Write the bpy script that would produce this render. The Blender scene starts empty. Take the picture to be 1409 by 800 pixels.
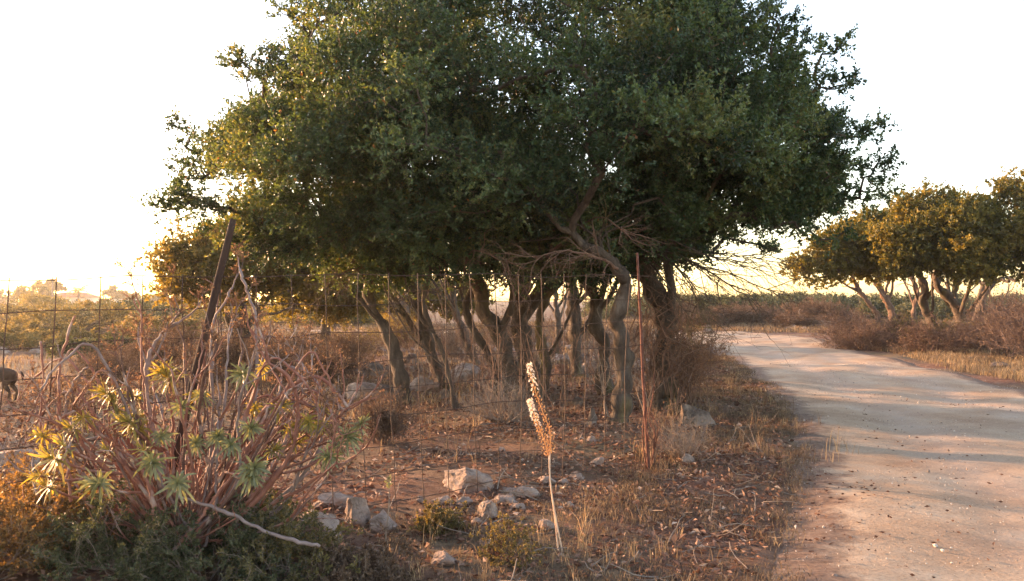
import bpy, math, random
import numpy as np
from mathutils import noise, Vector

rng = np.random.default_rng(11)
random.seed(5)
S = bpy.context.scene
COL = S.collection

# ------------------------------------------------------------------ camera
CAM_Z = 1.5
F = 1096.0
PITCH = math.atan(15 / F)
cam = bpy.data.cameras.new('camera')
cam.sensor_width = 36.0
cam.lens = 36.0 * F / 1409.0
cam.clip_start = 0.05
cam.clip_end = 6000
camo = bpy.data.objects.new('camera', cam)
COL.objects.link(camo)
camo.location = (0, 0, CAM_Z)
camo.rotation_euler = (math.pi / 2 + PITCH, 0, 0)
S.camera = camo


def ray(px, py):
    cx = (px - 704.5) / F
    cy = (400 - py) / F
    return np.array([cx, math.cos(PITCH) - cy * math.sin(PITCH), math.sin(PITCH) + cy * math.cos(PITCH)])


def P(px, py, Y):
    r = ray(px, py)
    return r * (Y / r[1]) + np.array([0, 0, CAM_Z])


def depth(py):
    r = ray(704.5, py)
    return -CAM_Z / r[2] * r[1]


def gz(x, y):
    x = np.asarray(x, float)
    y = np.asarray(y, float)
    return (0.035 * np.sin(x * 0.9 + 1.3) * np.cos(y * 0.7 + .4) + 0.022 * np.sin(x * 1.9 + y * 1.3) + 0.012 * np.sin(3.1 * x - 2.3 * y)) - 0.01


def G(px, py, off=0.0):
    r = ray(px, py)
    p = r * (-CAM_Z / r[2]) + np.array([0, 0, CAM_Z])
    p[2] = float(gz(p[0], p[1])) + off
    return p


# ------------------------------------------------------------------ materials
def nodes(m):
    m.use_nodes = True
    nt = m.node_tree
    nt.nodes.clear()
    return nt, nt.nodes.new, nt.links.new


def ramp(nt, stops):
    r = nt.nodes.new('ShaderNodeValToRGB')
    e = r.color_ramp.elements
    while len(e) < len(stops):
        e.new(0.5)
    for k, (p, c) in enumerate(stops):
        e[k].position = p
        e[k].color = (c[0], c[1], c[2], 1)
    return r


def leaf_mat(name, stops, transl=0.4, rough=0.5, tcol=None, spec=0.4):
    m = bpy.data.materials.new(name)
    nt, N, L = nodes(m)
    out = N('ShaderNodeOutputMaterial')
    at = N('ShaderNodeAttribute')
    at.attribute_name = 'tint'
    r = ramp(nt, stops)
    L(at.outputs['Fac'], r.inputs[0])
    bs = N('ShaderNodeBsdfPrincipled')
    bs.inputs['Roughness'].default_value = rough
    bs.inputs['Specular IOR Level'].default_value = spec
    L(r.outputs[0], bs.inputs['Base Color'])
    if transl > 0:
        tr = N('ShaderNodeBsdfTranslucent')
        mul = N('ShaderNodeMixRGB')
        mul.blend_type = 'MULTIPLY'
        mul.inputs[0].default_value = 1
        tc = tcol or (1.6, 1.35, .5)
        mul.inputs[2].default_value = (tc[0], tc[1], tc[2], 1)
        L(r.outputs[0], mul.inputs[1])
        L(mul.outputs[0], tr.inputs[0])
        mx = N('ShaderNodeMixShader')
        mx.inputs[0].default_value = transl
        L(bs.outputs[0], mx.inputs[1])
        L(tr.outputs[0], mx.inputs[2])
        L(mx.outputs[0], out.inputs[0])
    else:
        L(bs.outputs[0], out.inputs[0])
    return m


def surf_mat(name, stops, scale=4.0, detail=6, rough=0.85, bump=0.4, bump_scale=None, bdist=0.02, stretch=None, coord='Object', second=None):
    m = bpy.data.materials.new(name)
    nt, N, L = nodes(m)
    out = N('ShaderNodeOutputMaterial')
    bs = N('ShaderNodeBsdfPrincipled')
    bs.inputs['Roughness'].default_value = rough
    bs.inputs['Specular IOR Level'].default_value = 0.25
    tc = N('ShaderNodeTexCoord')
    mp = N('ShaderNodeMapping')
    if stretch:
        mp.inputs['Scale'].default_value = stretch
    L(tc.outputs[coord], mp.inputs[0])
    nz = N('ShaderNodeTexNoise')
    nz.inputs['Scale'].default_value = scale
    nz.inputs['Detail'].default_value = detail
    nz.inputs['Roughness'].default_value = 0.65
    L(mp.outputs[0], nz.inputs[0])
    r = ramp(nt, stops)
    L(nz.outputs[0], r.inputs[0])
    col = r.outputs[0]
    if second:
        n2 = N('ShaderNodeTexNoise')
        n2.inputs['Scale'].default_value = second[0]
        n2.inputs['Detail'].default_value = 4
        L(mp.outputs[0], n2.inputs[0])
        r2 = ramp(nt, [(second[2], (0, 0, 0)), (second[3], (1, 1, 1))])
        L(n2.outputs[0], r2.inputs[0])
        mx = N('ShaderNodeMixRGB')
        L(r2.outputs[0], mx.inputs[0])
        L(col, mx.inputs[1])
        mx.inputs[2].default_value = (*second[1], 1)
        col = mx.outputs[0]
    L(col, bs.inputs['Base Color'])
    nb = N('ShaderNodeTexNoise')
    nb.inputs['Scale'].default_value = bump_scale or scale * 3
    nb.inputs['Detail'].default_value = 8
    nb.inputs['Roughness'].default_value = 0.7
    L(mp.outputs[0], nb.inputs[0])
    bp = N('ShaderNodeBump')
    bp.inputs['Strength'].default_value = bump
    bp.inputs['Distance'].default_value = bdist
    L(nb.outputs[0], bp.inputs['Height'])
    L(bp.outputs[0], bs.inputs['Normal'])
    L(bs.outputs[0], out.inputs[0])
    return m


M = {}
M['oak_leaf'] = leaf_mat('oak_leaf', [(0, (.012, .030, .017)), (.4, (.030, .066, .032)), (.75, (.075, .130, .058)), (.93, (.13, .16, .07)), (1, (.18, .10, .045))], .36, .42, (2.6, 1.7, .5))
M['gold_leaf'] = leaf_mat('gold_leaf', [(0, (.058, .064, .017)), (.4, (.115, .11, .026)), (.8, (.20, .16, .036)), (1, (.28, .20, .05))], .45, .5, (1.5, 1.2, .4))  # gold of the low sun is painted into this leaf colour
M['mid_leaf'] = leaf_mat('mid_leaf', [(0, (.06, .068, .022)), (.5, (.12, .115, .036)), (1, (.22, .175, .055))], .45, .5, (2.2, 1.6, .45))  # yellow sunlight and hazy brightness are put into this leaf colour
M['bark'] = surf_mat('bark', [(.3, (.045, .032, .025)), (.55, (.095, .070, .054)), (.75, (.17, .135, .105))], 9, 9, .95, 1.0, 26, .05, (1, 1, .3), second=(2.2, (.12, .10, .04), .55, .72))
M['bark_grey'] = surf_mat('bark_grey', [(.3, (.042, .030, .024)), (.55, (.095, .071, .055)), (.75, (.18, .14, .11))], 9, 9, .95, 1.0, 26, .05, (1, 1, .3), second=(2.4, (.16, .12, .05), .55, .7))
M['bark_red'] = surf_mat('bark_red', [(.3, (.06, .034, .024)), (.55, (.13, .076, .052)), (.75, (.22, .14, .095))], 3, 8, .9, .8, 10, .03, (1, 1, .4))
M['dead_twig'] = surf_mat('dead_twig', [(.3, (.13, .095, .075)), (.7, (.25, .195, .155))], 6, 3, .9, .3)
M['brown_twig'] = surf_mat('brown_twig', [(.3, (.10, .055, .04)), (.7, (.21, .125, .088))], 4, 3, .9, .3)
M['purple_twig'] = surf_mat('purple_twig', [(.3, (.085, .052, .044)), (.7, (.17, .118, .098))], 4, 3, .9, .3)
M['rust'] = surf_mat('rust', [(.3, (.07, .025, .018)), (.55, (.13, .05, .035)), (.75, (.20, .09, .06))], 20, 6, .85, .5, 60, .004)
M['wire'] = surf_mat('wire', [(.3, (.04, .022, .016)), (.7, (.10, .055, .038))], 20, 4, .7, .2)
M['wood_post'] = surf_mat('wood_post', [(.3, (.025, .015, .012)), (.7, (.075, .042, .03))], 6, 6, .9, .8, 20, .01, (1, 1, .15))
M['euph_red'] = surf_mat('euph_red', [(.3, (.17, .062, .043)), (.6, (.28, .118, .082)), (.8, (.34, .19, .145))], 14, 6, .7, .8, 60, .006, second=(9, (.36, .27, .23), .55, .68))
M['euph_dark'] = surf_mat('euph_dark', [(.3, (.07, .035, .028)), (.6, (.15, .08, .06)), (.8, (.25, .16, .13))], 14, 6, .7, .8, 60, .006, second=(9, (.36, .27, .23), .55, .68))
M['euph_grey'] = surf_mat('euph_grey', [(.3, (.14, .098, .087)), (.6, (.24, .18, .165)), (.8, (.34, .27, .25))], 14, 6, .75, .8, 60, .006, second=(9, (.20, .12, .10), .55, .68))
M['euph_leaf'] = leaf_mat('euph_leaf', [(0, (.14, .14, .055)), (.5, (.24, .22, .075)), (1, (.36, .30, .09))], .45, .5, (1.6, 1.2, .4))  # yellow glow of backlit rosettes is painted into the colour
M['euph_leaf_green'] = leaf_mat('euph_leaf_green', [(0, (.12, .135, .075)), (.6, (.20, .205, .11)), (1, (.30, .275, .12))], .3, .5, (1.3, 1.15, .5))
M['dry_tip'] = leaf_mat('dry_tip', [(0, (.13, .075, .05)), (.5, (.22, .125, .08)), (1, (.33, .21, .13))], .35, .8, (1.2, 1, .7), .1)
M['scrub_leaf'] = leaf_mat('scrub_leaf', [(0, (.055, .055, .026)), (.5, (.11, .10, .045)), (.85, (.18, .15, .06)), (1, (.25, .17, .08))], .4, .6, (1.9, 1.4, .5))
M['scrub_green'] = leaf_mat('scrub_green', [(0, (.03, .038, .019)), (.6, (.065, .075, .035)), (1, (.13, .12, .06))], .3, .6)
M['heath'] = leaf_mat('heath', [(0, (.07, .055, .028)), (.5, (.14, .105, .05)), (.85, (.22, .16, .065)), (1, (.30, .18, .08))], .45, .6, (1.8, 1.2, .5))  # brown-yellow shrub leaf with golden sunlight painted into its tones
M['scrub_brown'] = leaf_mat('scrub_brown', [(0, (.07, .045, .033)), (.5, (.13, .088, .062)), (1, (.22, .155, .11))], .3, .8, (1.2, 1, .8), .1)
M['grass_dry'] = leaf_mat('grass_dry', [(0, (.07, .05, .038)), (.4, (.14, .10, .07)), (.75, (.23, .17, .11)), (1, (.38, .28, .17))], .35, .7, (1.2, 1.0, .7), .15)
M['litter'] = leaf_mat('litter', [(0, (.065, .030, .020)), (.35, (.15, .075, .05)), (.7, (.25, .14, .095)), (.92, (.31, .205, .145)), (1, (.46, .35, .27))], .15, .75, (1.2, 1, .8), .2)
M['gravel'] = leaf_mat('gravel', [(0, (.14, .10, .08)), (.5, (.28, .22, .18)), (1, (.52, .45, .39))], 0, .85, None, .2)
M['rock'] = surf_mat('rock', [(.32, (.10, .068, .05)), (.48, (.25, .18, .145)), (.68, (.40, .32, .265))], 8, 9, .9, .9, 12, .04, second=(3.5, (.22, .12, .08), .5, .66))
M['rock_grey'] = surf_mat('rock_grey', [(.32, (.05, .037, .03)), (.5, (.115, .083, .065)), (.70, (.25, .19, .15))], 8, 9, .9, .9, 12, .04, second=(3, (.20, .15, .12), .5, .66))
M['rock_red'] = surf_mat('rock_red', [(.28, (.16, .075, .05)), (.5, (.29, .14, .09)), (.72, (.38, .22, .16))], 5, 9, .9, .8, 12, .03)
M['squill_stalk'] = surf_mat('squill_stalk', [(.3, (.46, .30, .21)), (.7, (.60, .43, .31))], 10, 3, .6, .2)
M['squill_pod'] = leaf_mat('squill_pod', [(0, (.45, .24, .10)), (.5, (.62, .38, .16)), (1, (.75, .52, .26))], .4, .6, (1.2, 1.0, .6))
M['squill_flower'] = leaf_mat('squill_flower', [(0, (.62, .50, .40)), (1, (.85, .78, .70))], .4, .6, (1, 1, .9))


def ground_mat():
    m = bpy.data.materials.new('ground')
    nt, N, L = nodes(m)
    out = N('ShaderNodeOutputMaterial')
    bs = N('ShaderNodeBsdfPrincipled')
    bs.inputs['Roughness'].default_value = .95
    bs.inputs['Specular IOR Level'].default_value = .1
    tc = N('ShaderNodeTexCoord')

    def nz(sc, det=6, ro=.6):
        n = N('ShaderNodeTexNoise')
        n.inputs['Scale'].default_value = sc
        n.inputs['Detail'].default_value = det
        n.inputs['Roughness'].default_value = ro
        L(tc.outputs['Object'], n.inputs[0])
        return n
    a = nz(9, 8, .75)
    r = ramp(nt, [(.3, (.075, .036, .025)), (.5, (.15, .078, .054)), (.62, (.21, .125, .088)), (.76, (.27, .19, .14))])
    L(a.outputs[0], r.inputs[0])
    b = nz(.35, 5)
    rb = ramp(nt, [(.42, (0, 0, 0)), (.62, (1, 1, 1))])
    L(b.outputs[0], rb.inputs[0])
    mx = N('ShaderNodeMixRGB')
    mx.blend_type = 'MIX'
    L(rb.outputs[0], mx.inputs[0])
    L(r.outputs[0], mx.inputs[1])
    g = nz(14, 7, .7)
    rg = ramp(nt, [(.3, (.075, .055, .033)), (.5, (.135, .10, .063)), (.7, (.23, .175, .115))])
    L(g.outputs[0], rg.inputs[0])
    L(rg.outputs[0], mx.inputs[2])
    L(mx.outputs[0], bs.inputs['Base Color'])
    n2 = nz(28, 8, .75)
    bp = N('ShaderNodeBump')
    bp.inputs['Strength'].default_value = .9
    bp.inputs['Distance'].default_value = .03
    L(n2.outputs[0], bp.inputs['Height'])
    L(bp.outputs[0], bs.inputs['Normal'])
    L(bs.outputs[0], out.inputs[0])
    return m


def road_mat():
    m = bpy.data.materials.new('road')
    nt, N, L = nodes(m)
    out = N('ShaderNodeOutputMaterial')
    bs = N('ShaderNodeBsdfPrincipled')
    bs.inputs['Roughness'].default_value = .92
    bs.inputs['Specular IOR Level'].default_value = .15
    tc = N('ShaderNodeTexCoord')

    def nz(sc, det=6, ro=.6):
        n = N('ShaderNodeTexNoise')
        n.inputs['Scale'].default_value = sc
        n.inputs['Detail'].default_value = det
        n.inputs['Roughness'].default_value = ro
        L(tc.outputs['Object'], n.inputs[0])
        return n
    a = nz(1.1, 8, .6)
    r = ramp(nt, [(.30, (.25, .158, .100)), (.5, (.345, .245, .166)), (.70, (.42, .335, .25))])
    L(a.outputs[0], r.inputs[0])
    f = nz(45, 6, .8)
    rf = ramp(nt, [(.34, (.45, .42, .40)), (.46, (.9, .88, .86)), (.60, (1.0, 1.0, 1.0)), (.70, (1.5, 1.5, 1.5))])
    L(f.outputs[0], rf.inputs[0])
    mul = N('ShaderNodeMixRGB')
    mul.blend_type = 'MULTIPLY'
    mul.inputs[0].default_value = .95
    L(r.outputs[0], mul.inputs[1])
    L(rf.outputs[0], mul.inputs[2])
    # worn reddish middle and wheel tracks (attribute runs 0 at the rim to 1 in the middle)
    at = N('ShaderNodeAttribute')
    at.attribute_name = 'across'
    tr = ramp(nt, [(0, (0, 0, 0)), (.22, (0, 0, 0)), (.34, (1, 1, 1)), (.46, (.1, .1, .1)), (.56, (.2, .2, .2)), (.68, (1, 1, 1)), (.8, (0, 0, 0)), (1, (0, 0, 0))])
    w = nz(.6, 4)
    ad = N('ShaderNodeMath')
    ad.operation = 'MULTIPLY_ADD'
    L(w.outputs[0], ad.inputs[0])
    ad.inputs[1].default_value = .3
    L(at.outputs['Fac'], ad.inputs[2])
    su = N('ShaderNodeMath')
    su.operation = 'SUBTRACT'
    L(ad.outputs[0], su.inputs[0])
    su.inputs[1].default_value = .15
    L(su.outputs[0], tr.inputs[0])
    mt = N('ShaderNodeMixRGB')
    hf = N('ShaderNodeMath')
    hf.operation = 'MULTIPLY'
    L(tr.outputs[0], hf.inputs[0])
    hf.inputs[1].default_value = .35
    L(hf.outputs[0], mt.inputs[0])
    L(mul.outputs[0], mt.inputs[1])
    mt.inputs[2].default_value = (.35, .275, .23, 1)
    # ragged rim where soil and litter creep over the gravel
    ed = N('ShaderNodeAttribute')
    ed.attribute_name = 'rim'
    e1 = nz(2.2, 8, .7)
    m1 = N('ShaderNodeMath')
    m1.operation = 'ADD'
    L(ed.outputs['Fac'], m1.inputs[0])
    L(e1.outputs[0], m1.inputs[1])
    re = ramp(nt, [(.93 / 2, (1, 1, 1)), (1.12 / 2, (0, 0, 0))])
    hv = N('ShaderNodeMath')
    hv.operation = 'MULTIPLY'
    L(m1.outputs[0], hv.inputs[0])
    hv.inputs[1].default_value = .5
    L(hv.outputs[0], re.inputs[0])
    soil = nz(12, 8, .75)
    rs = ramp(nt, [(.3, (.085, .052, .036)), (.5, (.155, .10, .072)), (.7, (.24, .175, .13))])
    L(soil.outputs[0], rs.inputs[0])
    fin = N('ShaderNodeMixRGB')
    L(re.outputs[0], fin.inputs[0])
    L(mt.outputs[0], fin.inputs[1])
    L(rs.outputs[0], fin.inputs[2])
    L(fin.outputs[0], bs.inputs['Base Color'])
    b1 = nz(40, 8, .75)
    bp = N('ShaderNodeBump')
    bp.inputs['Strength'].default_value = .55
    bp.inputs['Distance'].default_value = .012
    L(b1.outputs[0], bp.inputs['Height'])
    b2 = nz(5, 4, .5)
    bq = N('ShaderNodeBump')
    bq.inputs['Strength'].default_value = .35
    bq.inputs['Distance'].default_value = .04
    L(b2.outputs[0], bq.inputs['Height'])
    L(bp.outputs[0], bq.inputs['Normal'])
    L(bq.outputs[0], bs.inputs['Normal'])
    L(bs.outputs[0], out.inputs[0])
    return m


M['ground'] = ground_mat()
M['road'] = road_mat()


# ------------------------------------------------------------------ object helpers
def mesh_np(name, V, polys, mat, parent=None, smooth=False, tint=None, attrs=None, loc=None):
    """polys: list of int arrays, each (n,k)."""
    me = bpy.data.meshes.new(name)
    V = np.asarray(V, np.float32)
    me.vertices.add(len(V))
    me.vertices.foreach_set('co', V.ravel())
    tot = np.concatenate([np.full(len(p), p.shape[1], np.int32) for p in polys]) if polys else np.zeros(0, np.int32)
    idx = np.concatenate([p.astype(np.int32).ravel() for p in polys]) if polys else np.zeros(0, np.int32)
    me.loops.add(len(idx))
    me.loops.foreach_set('vertex_index', idx)
    st = np.zeros(len(tot), np.int32)
    st[1:] = np.cumsum(tot)[:-1]
    me.polygons.add(len(tot))
    me.polygons.foreach_set('loop_start', st)
    me.polygons.foreach_set('loop_total', tot)
    me.polygons.foreach_set('use_smooth', np.full(len(tot), smooth))
    if tint is not None:
        a = me.attributes.new('tint', 'FLOAT', 'POINT')
        a.data.foreach_set('value', np.asarray(tint, np.float32))
    for k, v in (attrs or {}).items():
        a = me.attributes.new(k, 'FLOAT', 'POINT')
        a.data.foreach_set('value', np.asarray(v, np.float32))
    me.update(calc_edges=True)
    me.validate()
    me.materials.append(mat)
    o = bpy.data.objects.new(name, me)
    COL.objects.link(o)
    if parent is not None:
        o.parent = parent
    if loc is not None:
        o.location = loc
    return o


class MB:
    def __init__(s):
        s.v, s.p, s.t, s.n = [], [], [], 0

    def add(s, V, polys, tint=None):
        V = np.asarray(V, float).reshape(-1, 3)
        s.v.append(V)
        for q in polys:
            s.p.append(np.asarray(q) + s.n)
        s.t.append(np.full(len(V), .5) if tint is None else np.asarray(tint, float).ravel())
        s.n += len(V)
        return s

    def build(s, name, mat, parent=None, smooth=False, origin=None):
        V = np.concatenate(s.v)
        if origin is not None:
            V = V - np.asarray(origin)
        return mesh_np(name, V, s.p, mat, parent, smooth, np.concatenate(s.t))


def thing(name, label, cat, loc=(0, 0, 0), group=None, rz=0):
    o = bpy.data.objects.new(name, None)
    o.empty_display_size = .2
    COL.objects.link(o)
    o.location = tuple(float(c) for c in loc)
    o.rotation_euler = (0, 0, rz)
    return tag(o, label, cat, group)


def tag(o, label, cat, group=None, kind=None):
    o['label'] = label
    o['category'] = cat
    if group:
        o['group'] = group
    if kind:
        o['kind'] = kind
    return o


def dup(root, loc, rz, sc, label, group):
    r = root.copy()
    COL.objects.link(r)
    r.location = tuple(float(c) for c in loc)
    r.rotation_euler = (0, 0, rz)
    r.scale = sc if hasattr(sc, '__len__') else (sc, sc, sc)
    r['label'] = label
    if group:
        r['group'] = group
    for ch in list(root.children):
        c = ch.copy()
        COL.objects.link(c)
        c.parent = r
    return r


# ------------------------------------------------------------------ geometry helpers
def unit(a):
    return a / np.maximum(np.linalg.norm(a, axis=-1, keepdims=True), 1e-9)


def rdir(n):
    return unit(rng.normal(size=(n, 3)))


def tubes(Pn, R, s=4):
    """Pn (N,K,3) polylines, R (N,K) radii -> V, [quads]"""
    Pn = np.asarray(Pn, float)
    R = np.asarray(R, float)
    n, k, _ = Pn.shape
    T = np.gradient(Pn, axis=1)
    T = unit(T)
    mean = unit(T.mean(axis=1))
    ref = np.where(np.abs(mean[:, 2:3]) < .8, np.array([[0, 0, 1.]]), np.array([[1., 0, 0]]))
    U = unit(np.cross(T, ref[:, None, :]))
    W = np.cross(T, U)
    a = np.arange(s) * 2 * math.pi / s
    V = Pn[:, :, None, :] + R[:, :, None, None] * (np.cos(a)[None, None, :, None] * U[:, :, None, :] + np.sin(a)[None, None, :, None] * W[:, :, None, :])
    V = V.reshape(-1, 3)
    i = (np.arange(n) * k * s)[:, None, None] + (np.arange(k - 1) * s)[None, :, None]
    j = np.arange(s)[None, None, :]
    j2 = (j + 1) % s
    Q = np.stack([i + j, i + j2, i + s + j2, i + s + j], -1).reshape(-1, 4)
    return V, [Q]


def tube_res(path, radii, s=10, sub=5, wob=0.0, lump=0.0):
    """smooth interpolated single tube with closed end"""
    path = np.asarray(path, float)
    n = len(path)
    t = np.arange(n)
    tt = np.linspace(0, n - 1, (n - 1) * sub + 1)
    # catmull-rom
    Q = []
    for u in tt:
        i = min(int(u), n - 2)
        f = u - i
        p0, p1, p2, p3 = path[max(i - 1, 0)], path[i], path[i + 1], path[min(i + 2, n - 1)]
        Q.append(.5 * ((2 * p1) + (-p0 + p2) * f + (2 * p0 - 5 * p1 + 4 * p2 - p3) * f * f + (-p0 + 3 * p1 - 3 * p2 + p3) * f ** 3))
    Q = np.array(Q)
    if wob:
        Q[1:-1] += rng.normal(size=(len(Q) - 2, 3)) * wob
    R = np.interp(tt, t, radii)
    V, q = tubes(Q[None], R[None], s)
    if lump:
        c = np.repeat(Q, s, axis=0)
        for k in range(len(V)):
            f = 1 + lump * noise.noise(Vector(V[k] * 5)) * 1.6
            V[k] = c[k] + (V[k] - c[k]) * f
    m = len(V)
    V = np.concatenate([V, Q[-1:]])
    cap = np.array([[m - s + i, m - s + (i + 1) % s, m] for i in range(s)])
    return V, [q[0], cap], Q, R


def sprout(st, d, L, K=5, wob=.25, up=0.0, bend=None):
    """N polylines growing from st along d."""
    n = len(st)
    L = np.broadcast_to(np.asarray(L, float), (n,))
    out = np.zeros((n, K, 3))
    out[:, 0] = st
    d = unit(d)
    for k in range(1, K):
        d = unit(d + rng.normal(size=(n, 3)) * wob + np.array([0, 0, up]))
        out[:, k] = out[:, k - 1] + d * (L / (K - 1))[:, None]
    return out


def spawn(Pn, m, tmin=.3, tmax=1.0, spread=.8):
    """m children per polyline -> starts, dirs, parent t"""
    n, K, _ = Pn.shape
    t = rng.uniform(tmin, tmax, (n, m))
    t[:, 0] = tmax
    u = t * (K - 1)
    i = np.minimum(u.astype(int), K - 2)
    f = (u - i)[..., None]
    r = np.arange(n)[:, None]
    st = Pn[r, i] * (1 - f) + Pn[r, i + 1] * f
    dr = unit(Pn[r, i + 1] - Pn[r, i])
    dr = unit(dr + spread * rdir(n * m).reshape(n, m, 3))
    return st.reshape(-1, 3), dr.reshape(-1, 3), t.ravel(), np.repeat(np.arange(n), m)


def leaves(c, d, L, W, tint, fold=.25):
    """diamond leaves: base c, direction d"""
    n = len(c)
    d = unit(d)
    L = np.broadcast_to(L, (n,))[:, None]
    W = np.broadcast_to(W, (n,))[:, None]
    s = unit(np.cross(d, rdir(n)))
    nn = np.cross(d, s)
    mid = c + d * L * .5
    V = np.stack([c, mid + s * W * .5 + nn * W * fold, c + d * L, mid - s * W * .5 + nn * W * fold], 1).reshape(-1, 3)
    Q = np.arange(n * 4).reshape(n, 4)
    return V, [Q], np.repeat(tint, 4)


def in_poly(x, y, poly):
    poly = np.asarray(poly, float)
    ins = np.zeros(len(x), bool)
    j = len(poly) - 1
    dmin = np.full(len(x), 1e9)
    for i in range(len(poly)):
        xi, yi = poly[i]
        xj, yj = poly[j]
        c = ((yi > y) != (yj > y)) & (x < (xj - xi) * (y - yi) / (yj - yi + 1e-12) + xi)
        ins ^= c
        ex, ey = xj - xi, yj - yi
        t = np.clip(((x - xi) * ex + (y - yi) * ey) / (ex * ex + ey * ey + 1e-9), 0, 1)
        dmin = np.minimum(dmin, np.hypot(x - xi - t * ex, y - yi - t * ey))
        j = i
    return ins, dmin


# ------------------------------------------------------------------ trees
def limb_net(top, clumps, r_end, per=4, wob=.06, droop=0.0):
    """connect clump centres into one branching limb network from the trunk tops; returns polylines and radii"""
    top = np.asarray(top, float)
    nodes_ = [tuple(t) for t in top]
    parent = [-1] * len(nodes_)
    order = np.argsort(np.min(np.linalg.norm(clumps[:, None] - top[None], axis=2), axis=1))
    tips = {}
    chains = []
    for k in order:
        c = clumps[k]
        A = np.array(nodes_)
        dd = np.linalg.norm(A - c, axis=1)
        dt = np.linalg.norm(A - top[0], axis=1)
        j = int(np.argmin(dd + .30 * dt))
        p0 = A[j]
        L = np.linalg.norm(c - p0)
        m = max(2, int(L / .22))
        pts = [p0]
        chain = [j]
        sag = np.array([0, 0, -1.0]) * L * .10 * rng.uniform(-.4, 1)
        prev = j
        for q in range(1, m + 1):
            f = q / m
            p = p0 * (1 - f) + c * f + sag * 4 * f * (1 - f) + (rng.normal(size=3) * wob * min(L, 1.) if q < m else 0)
            nodes_.append(tuple(p))
            parent.append(prev)
            prev = len(nodes_) - 1
            chain.append(prev)
        chains.append(chain)
        tips[k] = prev
    cnt = np.zeros(len(nodes_))
    for k, t in tips.items():
        q = t
        while q >= 0:
            cnt[q] += 1
            q = parent[q]
    A = np.array(nodes_)
    R = r_end * np.maximum(cnt, 1) ** .47
    return A, R, chains


def add_chains(mb, A, R, chains, s=6):
    by = {}
    for ch in chains:
        by.setdefault(len(ch), []).append(ch)
    for k, cs in by.items():
        idx = np.array(cs)
        RR = R[idx].copy()
        RR[:, 0] = RR[:, 1]
        V, q = tubes(A[idx], RR, s)
        mb.add(V, q)


def foliage(clumps, rad, tw_per, lf_per, leafL, center, tw_len=(.14, .34), flat=.8, thin=None, tvar=.24, up=.25):
    """twigs + leaves. clumps (N,3), rad (N,)"""
    N = len(clumps)
    m = np.maximum((tw_per * (rad / rad.mean()) ** 2).astype(int), 3)
    ci = np.repeat(np.arange(N), m)
    n = len(ci)
    u = rdir(n) * (rng.uniform(0, 1, n) ** .5)[:, None]
    u[:, 2] *= flat
    st = clumps[ci] + u * rad[ci][:, None] * .75
    out = unit(clumps[ci] - center)
    d = unit(u * 1.0 + out * .45 + rdir(n) * .6 + np.array([0, 0, up]))
    L = rng.uniform(*tw_len, n) * (.6 + .4 * rad[ci] / rad.mean())
    TW = sprout(st, d, L, 3, .25, 0)
    tR = np.tile(np.array([.0035, .0028, .0015]), (n, 1)) * (leafL / .045)
    # leaves
    l = np.repeat(np.arange(n), lf_per)
    t = rng.uniform(.05, 1.05, len(l))
    seg = np.minimum((t * 2).astype(int), 1)
    f = (t * 2 - seg)[:, None]
    base = TW[l, seg] * (1 - f) + TW[l, seg + 1] * f
    dd = unit(unit(TW[l, seg + 1] - TW[l, seg]) * .6 + rdir(len(l)) * 1.0)
    LL = leafL * rng.uniform(.65, 1.25, len(l))
    ct = rng.normal(.45, tvar, N)[ci]  # tone spread per clump imitates lit clumps over dark ones
    tint = np.clip(ct[l] + rng.normal(0, .13, len(l)), 0, .92)
    rare = rng.uniform(size=len(l)) < .006
    tint[rare] = 1.0
    V, q, tt = leaves(base, dd, LL, LL * .58, tint)
    return TW, tR, V, q, tt


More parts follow.
